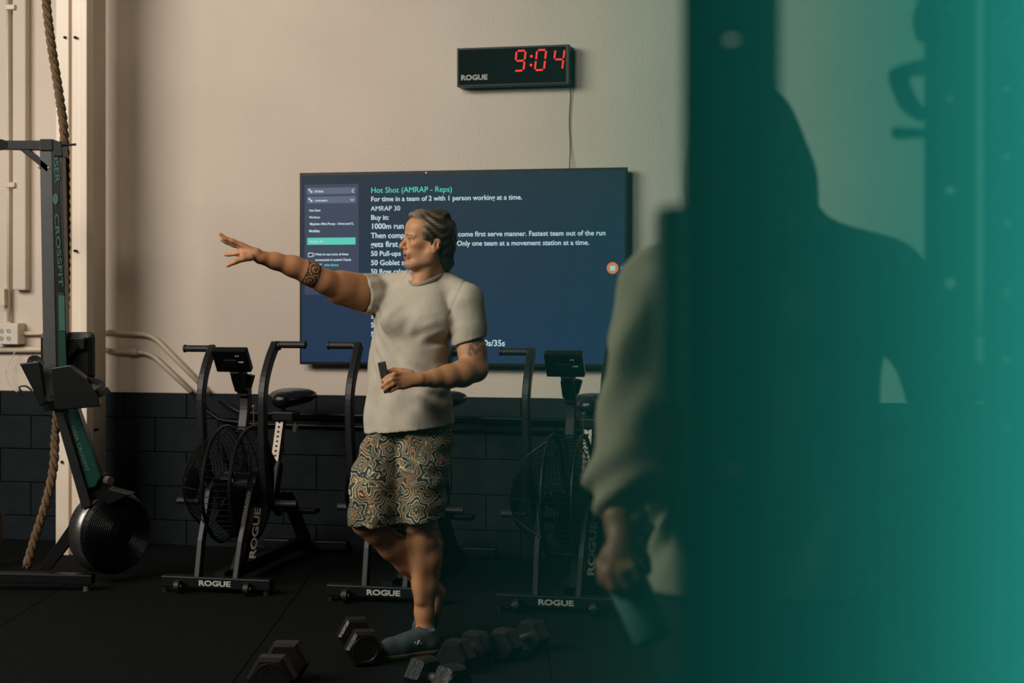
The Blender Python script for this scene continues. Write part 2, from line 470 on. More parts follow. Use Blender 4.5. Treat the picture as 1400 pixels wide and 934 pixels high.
for (b2, x0, y, x1, k) in T: wtext(b2, scr, E[k], x0, y, x1, nS, 0 if 'AMRAP' in b2 else .013)
q = WL(837.5, 366.5, nS); c = B(); cyl(c, q, q + V(0, -.001, 0), .032, seg=28); obj('badge', c, E['orange'], scr)
wrect(834, 363.5, 841, 370, nS2 + .001, E['dim'], 'icon', scr)
c = B(); q = WL(851, 366.5, nS)
prism(c, [(0, -.018), (0, .018), (-.014, 0)], (0, -.001, 0), q); obj('icon', c, E['tri'], scr)
q = WL(582.5, 236.3, nT + .002); c = B(); cyl(c, q, q + V(0, -.002, 0), .004, seg=10); obj('indicator', c, E['white'], tv)

# ------------------------------------------------------------------ clock
nC = .10
ck = on_wall(empty('wall_clock')); tag(ck, 'black digital wall timer with red digits above the television', 'clock')
s0, s1 = px_s(624.5, nC), px_s(778.5, nC); zc0, zc1 = WL(705, 117, nC).z - .012, WL(705, 64, nC).z - .002
zm = WL(701, 90, nC).z; hh = .108
c = B(); box(c, ((s0 + s1) / 2, -nC + .05, zm), (s1 - s0, .10, hh * 2), bev=.004); obj('housing', c, M['plastic'], ck)
c = B(); box(c, ((s0 + s1) / 2 - .005, -nC - .001, zm), (s1 - s0 - .03, .003, hh * 2 - .02)); obj('face', c, mat('tinted_face', srgb(6, 9, 10), .7, spec=.1), ck)
wtext('ROGUE', ck, M['logo_white'], 630, 109.6, 666, nC + .003, .035, height_px=7.2)
m_red = emat('red_led', (1.0, .035, .02, 1), 1.15)
def digit(ch, pxc, pyc, wpx=12.5, hpx=27):
    segs = {'9': 'abcdfg', '0': 'abcdef', '4': 'bcfg'}[ch]
    q = WL(pxc, pyc, nC + .004); w_, h_ = wpx / 245, hpx / 245; t = .0092; sl = .12
    b2 = B()
    def sg(x0, z0, x1, z1):
        a = V(q.x + x0 + z0 * sl, q.y, q.z + z0); b3 = V(q.x + x1 + z1 * sl, q.y, q.z + z1)
        d = (b3 - a).normalized() * .006
        bar(b2, a + d, b3 - d, t, .002, up=(0, -1, 0))
    x, z = w_ / 2, h_ / 2
    D = dict(a=(-x, z, x, z), b=(x, z, x, 0), c=(x, 0, x, -z), d=(-x, -z, x, -z), e=(-x, -z, -x, 0), f=(-x, 0, -x, z), g=(-x, 0, x, 0))
    for s in segs: sg(*D[s])
    obj('digit', b2, m_red, ck)
digit('9', 711, 83); digit('0', 739, 82); digit('4', 764, 81.2)
for y in (77, 89): c = B(); q = WL(726.3 - (y - 83) * .05, y, nC + .005); cyl(c, q, q + V(0, -.002, 0), .0075, seg=12); obj('colon_dot', c, m_red, ck)
c = B(); tube(c, catmull([WL(779, 112, .03), WL(780, 130, .012), WL(778.3, 165, .01), WL(779.5, 200, .01), WL(778.5, 232, .03)], 6), .0028, 6)
o = on_wall(obj('power_cord', c, M['wire'], smooth=True)); tag(o, 'thin dark cord between the wall timer and the television', 'cord')
# ------------------------------------------------------------------ air bikes
def arc(cx, cz, r, a0, a1, n, x=0):
    return [V(x, cx + r * math.cos(math.radians(a0 + (a1 - a0) * i / n)), cz + r * math.sin(math.radians(a0 + (a1 - a0) * i / n))) for i in range(n + 1)]
def make_bike(label, swap=False):
    t = empty('air_bike', label=label, cat='exercise bike', group='air bikes lined up along the wall')
    FY, FZ, FR = .27, .51, .29
    c = B(); box(c, (0, 0, .06), (.57, .06, .055), bev=.006); ft = obj('front_foot', c, M['black'], t)
    for s in (-1, 1):
        c = B(); cyl(c, (s * .265, -.02, .0), (s * .265, -.02, .03), .016, seg=14); cyl(c, (s * .265, -.02, .03), (s * .265, -.02, .05), .006, seg=8)
        obj('levelling_foot', c, M['dark_steel'], ft, smooth=False)
        c = B(); cyl(c, (s * .18 - .012, -.06, .045), (s * .18 + .012, -.06, .045), .03, seg=20); obj('wheel', c, M['rubber'], t)
        c = B(); cyl(c, (s * .18 - .02, -.06, .045), (s * .18 + .02, -.06, .045), .009, seg=10); box(c, (s * .18, -.035, .055), (.006, .05, .03)); obj('axle', c, M['chrome'], t)
    fit_text('lettering', 'ROGUE', ft, M['logo_white'], (-.085, -.0312, .047), .165, (1, 0, 0), (0, 0, 1), .027, .035)
    c = B(); box(c, (0, 1.28, .05), (.50, .06, .05), bev=.006); obj('rear_foot', c, M['black'], t)
    # front fork
    for s in (-1, 1):
        c = B(); tube(c, [V(s * .10, 0, .08), V(s * .105, .05, .25), V(s * .11, .16, .48), V(s * .09, .27, .56)], 0, rect=(.045, .03), up=(1, 0, 0)); obj('fork_leg', c, M['dark_steel'], t)
    # spine
    c = B(); bar(c, (.0, .03, .075), (.0, 1.28, .075), .05, .06); obj('floor_beam', c, M['black'], t)
    c = B(); bar(c, (.06, .10, .09), (.06, .56, .62), .045, .07, up=(0, -1, 1)); db = obj('diagonal_beam', c, M['black'], t)
    fit_text('lettering', 'ROGUE', t, M['logo_dim'], (.150, .118, .16), .25, (0.02, 0.25, .97), (-1, 0, .02), .034, .03)
    c = B(); bar(c, (0, .45, .40), (0, 1.0, .34), .05, .08); bar(c, (0, 1.0, .34), (0, 1.25, .08), .05, .06); obj('frame', c, M['black'], t)
    # fan: hub, blades, wire cage
    c = B(); lathe(c, [(0, -.10), (.05, -.10), (.06, -.08), (.06, .07), (.04, .09), (0, .09)], (0, FY, FZ), (1, 0, 0), 24); obj('hub', c, M['black'], t, smooth=False)
    for k in range(8):
        a = 2 * math.pi * k / 8; r_ = V(0, math.cos(a), math.sin(a)); tt = V(.35, -math.sin(a) * .94, math.cos(a) * .94)
        c = B(); o_ = V(-.01, FY, FZ); q = [o_ + r_ * .05 - tt * .03, o_ + r_ * .27 - tt * .06, o_ + r_ * .27 + tt * .06, o_ + r_ * .05 + tt * .03]
        vs = [c.verts.new(p) for p in q] + [c.verts.new(p + V(.004, 0, 0)) for p in q]
        for f in ((0, 1, 2, 3), (7, 6, 5, 4), (0, 4, 5, 1), (1, 5, 6, 2), (2, 6, 7, 3), (3, 7, 4, 0)): c.faces.new([vs[i] for i in f])
        obj('fan_blade', c, M['plastic'], t)
    def dome(side, depth, n):
        c = B()
        for i in range(n):
            u = i / (n - 1); r_ = FR * (1 - .72 * u); x = side * (.07 + depth * math.sin(u * math.pi / 2))
            ring = [V(x, FY + r_ * math.cos(2 * math.pi * k / 44), FZ + r_ * math.sin(2 * math.pi * k / 44)) for k in range(44)]
            tube(c, ring, .0022 if i else .006, 4, closed=True, up=(1, 0, .01))
        for k in range(10):
            a = 2 * math.pi * k / 10
            tube(c, [V(side * (.07 + depth * math.sin(u * math.pi / 2)), FY + FR * (1 - .72 * u) * math.cos(a), FZ + FR * (1 - .72 * u) * math.sin(a)) for u in [j / 7 for j in range(8)]], .0028, 4, up=(1, 0, .01))
        lathe(c, [(0, side * (.075 + depth)), (.05, side * (.075 + depth)), (.085, side * (.07 + depth)), (.085, side * (.06 + depth)), (0, side * (.06 + depth))], (0, FY, FZ), (1, 0, 0), 28)
        return c
    obj('wire_cage', dome(-1, .19, 19), M['black'], t)
    obj('wire_cage', dome(1, .05, 17), M['black'], t)
    c = B()
    for x in (-.072, .072):
        lathe(c, [(FR + .006, x - .008), (FR + .010, x), (FR + .006, x + .008), (FR - .006, x + .008), (FR - .006, x - .008), (FR + .006, x - .008)], (0, FY, FZ), (1, 0, 0), 48)
    obj('cage_rim', c, M['black'], t)
    c = B()
    for k in range(56):
        a = 2 * math.pi * k / 56; y, z = FY + FR * math.cos(a), FZ + FR * math.sin(a)
        tube(c, [V(-.072, y, z), V(.072, y, z)], .002, 4)
    o = obj('rim_wire', c, M['black'], t)
    # arms
    for s in (-1, 1):
        fwd = (s == 1) != swap
        c = B(); y0 = .10 if fwd else .30; z1 = 1.22 if fwd else 1.19
        pts = [V(s * .17, .40, .36), V(s * .19, y0 + .10, .47), V(s * .20, y0 + .01, .62), V(s * .205, y0 - .02, .9), V(s * .205, y0, 1.03), V(s * .205, y0 + .07, 1.14), V(s * .21, y0 + .14, z1)]
        tube(c, catmull(pts, 5), 0, rect=(.052, .036), up=(1, 0, 0)); cyl(c, (s * .21, y0 + .14, z1 - .005), (s * .235, y0 + .14, z1 - .005), .024, seg=16)
        h = obj('handle_arm', c, M['dark_steel'], t)
        c = B(); cyl(c, (s * .225, y0 + .14, z1), (s * .36, y0 + .14, z1), .018, seg=18)
        lathe(c, [(.018, 0), (.021, .002), (.021, .010), (.014, .014), (0, .014)], (s * .36, y0 + .14, z1), (s, 0, 0), 18)
        obj('grip', c, M['rubber'], h, smooth=False)
        # crank and foot pedal
        c = B(); a = V(s * .10, .62, .34); b_ = V(s * .13, .62 + .17 * s, .34 - .03 * s); bar(c, a, b_, .02, .03); obj('crank_arm', c, M['dark_steel'], t)
        c = B(); box(c, b_ + V(s * .06, 0, 0), (.10, .09, .025), bev=.006); obj('pedal', c, M['plastic'], t)
        # foot pegs on the fan hub
        c = B(); cyl(c, (s * .20, FY - .02, .42), (s * .32, FY - .02, .42), .018, seg=14); obj('foot_peg', c, M['rubber'], t)
    # mast and console
    c = B(); tube(c, catmull([V(0, .33, .78), V(.0, .36, .90), V(.0, .345, 1.0), V(0, .22, 1.09)], 5), 0, rect=(.038, .05), up=(1, 0, 0)); obj('mast', c, M['dark_steel'], t)
    Rc = Matrix.Rotation(math.radians(36), 3, 'X')
    c = B(); box(c, (0, .19, 1.145), (.185, .04, .135), Rc, bev=.008); co = obj('console', c, M['plastic'], t)
    c = B(); box(c, (0, .178, 1.125), (.07, .014, .05), Rc, bev=.003); box(c, (0, .23, 1.09), (.05, .04, .06), Rc, bev=.004); obj('console_bracket', c, M['black'], co)
    for dx, dz, w_ in ((.035, .035, .006), (.047, .035, .006), (.052, -.003, .03)):
        c = B(); box(c, V(dx, .172 - dz * .62, 1.135 + dz * .8), (w_, .003, .006), Rc); obj('label_mark', c, M['logo_white'], co)
    c = B(); box(c, (0, .30, 1.035), (.065, .07, .10), Rc, bev=.006); box(c, (.035, .33, 1.03), (.03, .05, .07), Matrix.Rotation(.3, 3, 'Y'), bev=.004); box(c, (.0, .35, .975), (.06, .06, .05), bev=.006); obj('clamp', c, M['black'], t)
    c = B(); cyl(c, (.07, .30, .80), (.075, .29, .90), .003, seg=6); cyl(c, (.075, .29, .90), (.075, .29, .91), .011, seg=10); obj('bolt', c, M['chrome'], t)
    # seat
    c = B(); bar(c, (0, .70, .34), (0, .80, .56), .055, .065, up=(0, 1, 0), bev=.004); cyl(c, (-.05, .755, .545), (-.02, .775, .555), .012, seg=14); lathe(c, [(0, 0), (.018, 0), (.02, .01), (.02, .02), (0, .03)], (-.02, .765, .55), (-1, 0, .1), 14); obj('seat_tube', c, M['black'], t)
    c = B(); bar(c, (0, .79, .55), (0, .885, .80), .04, .045, up=(0, 1, 0)); sp_ = obj('seat_post', c, M['chrome'], t)
    for k in range(9):
        u = .08 + .1 * k; p = V(0, .79, .55).lerp(V(0, .885, .80), u); n_ = V(0, -.25, .095).normalized()
        c = B(); cyl(c, p + n_ * .020, p + n_ * .0245, .0062, seg=10); obj('adjusting_hole', c, M['hole'], sp_)
    c = B(); box(c, (.02, .90, .81), (.12, .12, .05), bev=.006); cyl(c, (0, .91, .82), (0, .91, .865), .014, seg=12); obj('seat_slider', c, M['black'], t)
    c = B(); lathe(c, [(0, 0), (.014, 0), (.016, .03), (.006, .036), (.006, .05), (0, .05)], (.085, .87, .725), (0, 0, 1), 14); obj('knob', c, M['chrome'], t)
    c = B(); n = 24; sec = []
    for i in range(15):
        u = i / 14; y = .84 + .29 * u
        w_ = .052 + .080 * (1 / (1 + math.exp(-(u - .42) * 11))); w_ *= (1 - max(0, (u - .86) / .14) ** 2 * .55) * (min(1, .45 + u * 7))
        hh_ = .047 * (min(1, .4 + u * 6)) * (1 - max(0, (u - .88) / .12) ** 2 * .5)
        sec.append([c.verts.new(V(w_ * math.cos(a), y, .895 + .012 * u + hh_ * math.sin(a) + .010 * (abs(math.cos(a)) ** 2) * (u > .4))) for a in [2 * math.pi * k / n for k in range(n)]])
    for A_, B_ in zip(sec, sec[1:]):
        for k in range(n): c.faces.new((A_[k], A_[(k + 1) % n], B_[(k + 1) % n], B_[k]))
    c.faces.new(sec[0][::-1]); c.faces.new(sec[-1]); bmesh.ops.recalc_face_normals(c, faces=c.faces)
    obj('saddle', c, M['leather'], t, smooth=True)
    return t
b1 = make_bike('black air bike left of the man, its saddle and holed seat post in clear view')
b1.location = G(297, 813); b1.rotation_euler = (0, 0, -PSI)
b2_ = make_bike('black air bike directly behind the man in the patterned shorts', swap=True)
b2_.location = G(527, 826); b2_.rotation_euler = (0, 0, -PSI)
dup(b1, G(762, 840), -PSI, 'black air bike between the man and the hooded person, below the television')

# ------------------------------------------------------------------ rowing machine stored upright
RY = 7.85
def R_(px, py, dy=0): return P(px, py, RY + dy)
rw = empty('rowing_machine', label='black and green rowing machine stored upright before the cream column', cat='rowing machine')
rw.location = (0, 0, 0)
def rprism(name, pts, y0, th, m, bev=0, parent=None):
    c = B(); A_ = [c.verts.new(R_(x, y, y0)) for x, y in pts]; B_ = [c.verts.new(v.co + V(0, th, 0)) for v in A_]; n = len(A_)
    c.faces.new(A_); c.faces.new(B_[::-1])
    for i in range(n): c.faces.new((A_[i], B_[i], B_[(i + 1) % n], A_[(i + 1) % n]))
    bmesh.ops.recalc_face_normals(c, faces=c.faces)
    if bev: bmesh.ops.bevel(c, geom=list(c.edges), offset=bev, segments=2, affect='EDGES', profile=.6)
    return obj(name, c, m, parent or rw)
rprism('seat_rail', [(54, 204), (71, 204), (78, 556), (60, 556)], -.05, .08, mat('rail_grey', srgb(58, 60, 58), .45, var=.1), .004)
rs = rprism('rail_side', [(71, 194), (84, 194), (92, 540), (77, 540)], -.045, .07, mat('rail_black', srgb(6, 10, 10), .35), .002)
rprism('rail_stripe', [(71, 205), (79.5, 205), (89, 480), (80, 480)], -.0475, .003, M['plastic'])
rprism('green_panel', [(78.5, 400), (87, 400), (91.5, 520), (81, 520)], -.049, .004, M['teal_paint'])
def rtext(body, x0, y0, x1, y1, hpx, m, dy=-.051, parent=None):
    a, b_ = R_(x0, y0, dy), R_(x1, y1, dy); ex = (b_ - a)
    ez = V(0, -1, 0).cross(ex).normalized()
    return fit_text('lettering', body, parent or rs, m, a, ex.length, ex, ez, hpx / 272, .02)
rtext('OSER', 72.5, 204, 76, 250, 6.5, M['logo_teal'])
rtext('CROSSFIT', 74.5, 292, 81, 392, 6.0, M['logo_teal'])
c = B(); q = R_(76, 272, -.051); lathe(c, [(0, 0), (.014, 0), (.014, .002), (0, .002)], q, (0, -1, 0), 20)
for v in c.verts: v.co.z = q.z + (v.co.z - q.z) * 2.0
obj('emblem', c, M['logo_teal'], rs)
rprism('emblem', [(80, 404), (88, 404), (89, 452), (81, 452)], -.052, .003, M['logo_teal'], parent=rs)
rprism('rear_leg', [(-45, 192), (56, 192), (56, 205), (-45, 203)], -.05, .06, M['black'], .003)
c = B(); cyl(c, R_(3, 198, -.06), R_(3, 198, .03), .026, seg=20); cyl(c, R_(-45, 198, -.02), R_(3, 198, -.02), .028, seg=8); obj('rubber_foot', c, M['rubber'], rw)
rprism('end_cap', [(54, 190), (72, 190), (72, 206), (54, 206)], -.06, .09, M['plastic'], .004)
rprism('rail_top', [(70, 193), (84, 193), (86, 214), (72, 214)], -.055, .10, M['plastic'], .004)
c = B(); cyl(c, R_(84, 199, -.02), R_(104, 197.5, -.02), .006, seg=10); obj('pin', c, M['black'], rw)
rprism('brace', [(27, 205), (40, 205), (68, 228), (64, 236), (52, 225)], -.05, .05, M['black'], .002)
for x, y in ((66, 229), (53, 229)):
    c = B(); q = R_(x, y, -.055); cyl(c, q, q + V(0, .02, 0), .006, seg=10); obj('bolt', c, M['chrome'], rw)
# lower beam, green boom with lettering
rprism('lower_beam', [(72, 556), (84, 556), (125, 692), (112, 696)], -.06, .06, M['dark_steel'], .003)
bo = rprism('green_boom', [(85, 545), (102, 548), (138, 652), (130, 666), (120, 668)], -.04, .07, M['teal_paint'], .006)
rtext('OSER CROSSFIT', 97.5, 583, 118, 645, 4.8, M['grey_print'], dy=-.0425, parent=bo)
rprism('footboard_plate', [(56, 548), (84, 546), (88, 562), (60, 562)], -.07, .10, M['plastic'], .004)
c = B()
for y in (542, 548): q = R_(68, y, -.075); cyl(c, q, q + V(0, .02, 0), .006, seg=10)
obj('bolt', c, M['chrome'], rw)
rprism('front_leg', [(112, 692), (126, 690), (130, 700), (68, 780), (52, 779)], .0, .05, M['black'], .003)
c = B(); bar(c, R_(-40, 788, -.12), R_(128, 792, -.12), .07, .05, bev=.005); fb = obj('floor_bar', c, M['black'], rw)
for x in (118, -20):
    c = B(); q = R_(x, 793, -.13); q.z = 0; cyl(c, q, q + V(0, 0, .07), .016, seg=14); obj('levelling_foot', c, M['chrome'], rw)
fx = V(.75, -.66, 0).normalized(); fc = R_(150, 727, .10)
c = B(); lathe(c, [(0, -.08), (.17, -.08), (.20, -.07), (.205, -.05)], fc, fx, 44); obj('flywheel_back', c, M['black'], rw)
c = B(); lathe(c, [(.205, -.052), (.212, -.045), (.212, .045), (.205, .05)], fc, fx, 48); obj('flywheel_band', c, M['alu'], rw, smooth=True)
c = B(); lathe(c, [(.204, .05), (.204, .062), (.19, .075), (.06, .10), (.03, .11), (0, .11)], fc, fx, 44); obj('flywheel_cover', c, M['plastic'], rw)
c = B()
_, u1, u2 = frame(fx)
for r_ in [.07 + .0105 * k for k in range(12)]:
    h_ = .075 + (.19 - r_) / .13 * .025 + .003
    tube(c, [fc + fx * h_ + (u1 * math.cos(a) + u2 * math.sin(a)) * r_ for a in [2 * math.pi * k / 36 for k in range(36)]], .002, 4, closed=True, up=tuple(fx))
obj('flywheel_grille', c, M['black'], rw)
rprism('chain_housing', [(112, 655), (140, 648), (150, 668), (180, 676), (150, 690), (118, 690)], -.01, .09, M['plastic'], .006)
c = B(); q = R_(148, 657, -.02); lathe(c, [(0, -.02), (.02, -.02), (.02, .02), (0, .02)], q, fx, 18); obj('pulley', c, M['chrome'], rw)
# foot stretchers
rprism('footrest', [(26, 497), (54, 494), (62, 552), (54, 556), (46, 536)], -.16, .05, M['plastic'], .006)
rprism('footrest', [(70, 503), (96, 499), (116, 516), (134, 542), (136, 556), (88, 561), (74, 560)], -.20, .06, M['plastic'], .006)
for pts, dy in (([(40, 500), (43, 491), (52, 491), (57, 499)], -.15), ([(112, 520), (122, 520), (137, 524), (138, 532), (126, 539), (114, 530)], -.16)):
    c = B(); tube(c, catmull([R_(x, y, dy) for x, y in pts], 5), 0, rect=(.03, .006), up=(0, 1, .2)); obj('strap', c, M['rubber'], rw)
c = B(); tube(c, catmull([R_(37, 546, -.14), R_(32, 538, -.14), R_(26, 530, -.14), R_(35, 528, -.14), R_(44, 534, -.14)], 5), .005, 6); obj('strap', c, M['rubber'], rw)
c = B(); tube(c, catmull([R_(128, 541, -.16), R_(140, 538, -.16), R_(149, 532, -.16)], 5), 0, rect=(.03, .006), up=(0, 1, .2)); obj('strap', c, M['rubber'], rw)
c = B(); box(c, R_(93, 487, .07), (.275, .06, .245), bev=.028); mn = obj('monitor', c, M['plastic'], rw, smooth=False)
c = B(); box(c, R_(105, 470, .03), (.09, .04, .06), bev=.006); bar(c, R_(105, 470, .02), R_(84, 495, -.0), .04, .03); obj('monitor_arm', c, M['black'], rw)

# weight plate leaning at the far left by the rope
c = B(); lathe(c, [(0, -.03), (.20, -.03), (.225, -.02), (.225, .02), (.20, .03), (.06, .03), (.05, .02), (0, .02)], P(-36, 705, 8.3), (.93, -.35, .05), 40)
o = obj('weight_plate', c, M['rubber']); tag(o, 'black rubber weight plate cut off at the left edge', 'weight plate')
o.location.z = -(min(v.co.z for v in o.data.vertices)) + .008

# ------------------------------------------------------------------ hex dumbbells
def dumbbell(p0, p1, R, label, name='hex_dumbbell', th=.085):
    p0, p1 = Vector(p0), Vector(p1); z = R * .866 + .009; p0.z = p1.z = z
    d = (p1 - p0).normalized(); t = empty(name, ((p0 + p1) / 2).to_tuple()[:2] + (0.009,), label=label, cat='dumbbell', group='hex dumbbells on the floor before the man')
    o_ = Vector(t.location); s = V(-d.y, d.x, 0)
    c = B(); tube(c, [p0 - o_ + (p1 - p0) * k / 8 for k in range(9)], 0, 12, radii=[.015, .016, .017, .018, .0185, .018, .017, .016, .015]); obj('handle', c, M['chrome'], t, smooth=True)
    for p, sg in ((p0, -1), (p1, 1)):
        c = B(); hexa = []
        for (dd, rr) in ((-th / 2, R * .86), (-th / 2 + .012, R), (th / 2 - .016, R), (th / 2, R * .84)):
            hexa.append([c.verts.new(p - o_ + d * sg * dd + (s * math.cos(a) + V(0, 0, 1) * math.sin(a)) * rr) for a in [math.radians(60 * k) for k in range(6)]])
        for A_, B_ in zip(hexa, hexa[1:]):
            for k in range(6): c.faces.new((A_[k], A_[(k + 1) % 6], B_[(k + 1) % 6], B_[k]))
        c.faces.new(hexa[0]); c.faces.new(hexa[-1]); bmesh.ops.recalc_face_normals(c, faces=c.faces)
        h = obj('hex_head', c, M['rubber_hex'], t)
        c = B(); lathe(c, [(0, th / 2 - .001), (R * .55, th / 2 - .001), (R * .60, th / 2 + .0015), (R * .66, th / 2 + .0015), (R * .68, th / 2 - .001)], p - o_, d * sg, 24); obj('end_ring', c, M['rubber_hex'], h)
def Gd(px, py): return G(px, py)
dumbbell(Gd(487, 893), Gd(498, 912), .078, 'hex dumbbell lying end-on just left of the man\'s front shoe')
dumbbell(Gd(392, 936), Gd(372, 958), .088, 'largest hex dumbbell cut off by the lower edge, left of the shoe')
dumbbell(Gd(624, 922), Gd(650, 910), .072, 'hex dumbbell right of the man\'s front shoe, its ringed end turned left')
dumbbell(Gd(690, 906), Gd(728, 893), .072, 'farthest right of the hex dumbbells, beside the hooded person')
dumbbell(Gd(580, 950), Gd(618, 962), .074, 'hex dumbbell cut off by the lower edge, below the shoe')

# ------------------------------------------------------------------ rack uprights
def upright(pxc, Y, w, zh, pitch, label, rz, H=2.75):
    t = empty('rack_upright', (P(pxc, 400, Y).x, Y, 0), rz, label, 'rack post', 'rack posts in the foreground at the right')
    r_ = .0085; h = w / 2; n = 16
    c = B()
    z = zh
    while z - pitch > .15: z -= pitch
    zs = []
    while z < H - .08: zs.append(z); z += pitch
    for y, sg in ((-h, 1), (h, -1)):
        prev = 0.0
        def quad(za, zb):
            vs = [c.verts.new(V(x, y, zz)) for x, zz in ((-h, za), (h, za), (h, zb), (-h, zb))]; c.faces.new(vs if sg == 1 else vs[::-1])
        for z in zs:
            a = h * .9; quad(prev, z - a) if z - a > prev else None; prev = z + a
            ci = [c.verts.new(V(r_ * math.cos(2 * math.pi * k / n), y, z + r_ * math.sin(2 * math.pi * k / n))) for k in range(n)]
            def sq(th):
                m_ = max(abs(math.cos(th)), abs(math.sin(th))); return V(h * math.cos(th) / m_, y, z + a * math.sin(th) / m_)
            so = [c.verts.new(sq(2 * math.pi * k / n)) for k in range(n)]
            for k in range(n):
                f = (ci[k], so[k], so[(k + 1) % n], ci[(k + 1) % n]); c.faces.new(f if sg == 1 else f[::-1])
        quad(prev, H)
    for x, sg in ((-h, -1), (h, 1)):
        vs = [c.verts.new(V(x, yy, zz)) for yy, zz in ((-h, 0), (h, 0), (h, H), (-h, H))]; c.faces.new(vs if sg == 1 else vs[::-1])
    vs = [c.verts.new(V(x, y, H)) for x, y in ((-h, -h), (h, -h), (h, h), (-h, h))]; c.faces.new(vs)
    obj('post', c, M['black'], t)
    c = B(); box(c, (0, 0, .004), (w * 2, w * 2, .008), bev=.002); obj('base_plate', c, M['black'], t)
    return t
up1 = upright(1000, 1.29, .078, P(1000, 42, 1.25).z, .356, 'blurred black rack post, widest and nearest, left of the hooded head', -.14)
up2 = upright(1299, 2.43, .0765, P(1299, 259, 2.40).z, .1432, 'black rack post with holes, right of the hooded person, carrying a peg', -.27)
up3 = upright(1376, 2.75, .0765, P(1376, 305, 2.71).z, .119, 'black rack post with holes at the right edge', -.31)
# safety attachment bolted to the near post
c = B(); a = P(904, 280, 1.24); b_ = P(937, 560, 1.24)
box(c, ((a.x + b_.x) / 2, 1.27, (a.z + b_.z) / 2), (b_.x - a.x, .07, a.z - b_.z), bev=.006)
inv = Matrix.LocRotScale(up1.location, up1.rotation_euler, None).inverted()
for v in c.verts: v.co = inv @ v.co
obj('bar_catch', c, M['black'], up1)
c = B(); a = inv2 = Matrix.LocRotScale(up2.location, up2.rotation_euler, None).inverted()
p0, p1, p2 = P(1221, 182, 2.43), P(1240, 182, 2.43), P(1268, 182, 2.43)
cyl(c, inv2 @ p0, inv2 @ p1, .0095, seg=18); cyl(c, inv2 @ p1, inv2 @ p2, .008, seg=18); obj('storage_peg', c, M['black'], up2)
c = B(); cyl(c, inv2 @ P(1254, 92, 2.43), inv2 @ P(1268, 92, 2.43), .012, seg=14); obj('hook', c, M['black'], up2)
band = empty('rubber_band', tuple(P(1255, 160, 2.43).xy) + (0,), label='black rubber band looped over the hook on the right rack post', cat='band')
for pts in ([(1262, 88), (1246, 92), (1224, 100), (1228, 120), (1240, 145), (1262, 160)], [(1264, 96), (1250, 98), (1236, 106), (1240, 128), (1252, 148), (1266, 158)], [(1263, 0), (1257, 20), (1259, 40), (1264, 55)]):
    c = B(); tube(c, [p - Vector(band.location) for p in catmull([P(x, y, 2.42 + .01 * k) for k, (x, y) in enumerate(pts)], 6)], 0, rect=(.014, .03), up=(0, 1, 0)); obj('band_loop', c, M['rubber'], band)

# ------------------------------------------------------------------ added teal volume imitating a flat graphic overlay
def overlay_volume():
    m = bpy.data.materials.new('teal_overlay'); m.use_nodes = True; nt = m.node_tree
    nt.nodes.remove(nt.nodes['Principled BSDF'])
    v = nt.nodes.new('ShaderNodeVolumePrincipled')
    v.inputs['Color'].default_value = OVERLAY_COL; v.inputs['Density'].default_value = OVERLAY_D; v.inputs['Anisotropy'].default_value = 0.0
    ab = nt.nodes.new('ShaderNodeVolumeAbsorption'); ab.inputs['Color'].default_value = (.04, .96, .90, 1); ab.inputs['Density'].default_value = OVERLAY_A
    ad = nt.nodes.new('ShaderNodeAddShader'); nt.links.new(v.outputs[0], ad.inputs[0]); nt.links.new(ab.outputs[0], ad.inputs[1])
    nt.links.new(ad.outputs[0], nt.nodes['Material Output'].inputs['Volume'])
    c = B(); far = 1.14; prof = [(500, 0), (580, .025), (660, .065), (740, .11), (800, .155), (860, .22), (940, .33), (1020, .45), (1100, .60), (1180, .78), (1260, 1.0), (1340, 1.3), (1400, 1.55), (1440, 1.7)]  # front face shaped along view rays so the teal fades like the overlay
    poly = []
    for px, tau in prof:
        Y = far - tau / OVERLAY_D; poly.append(((px - 700) / F_PX * Y, Y))
    for px in (1440, 520): poly.append(((px - 700) / F_PX * far, far))
    prism(c, poly[:-1] if 0 else poly, (0, 0, 2.2), (0, 0, .35), (1, 0, 0), (0, 1, 0))
    o = obj('overlay_volume', c, m); tag(o, 'added teal volume imitating a graphic overlay, thickening towards the right edge', 'overlay_volume', kind='stuff')
OVERLAY_COL = (.17, .96, .84, 1); OVERLAY_D = 4.0; OVERLAY_A = 4.5
overlay_volume()
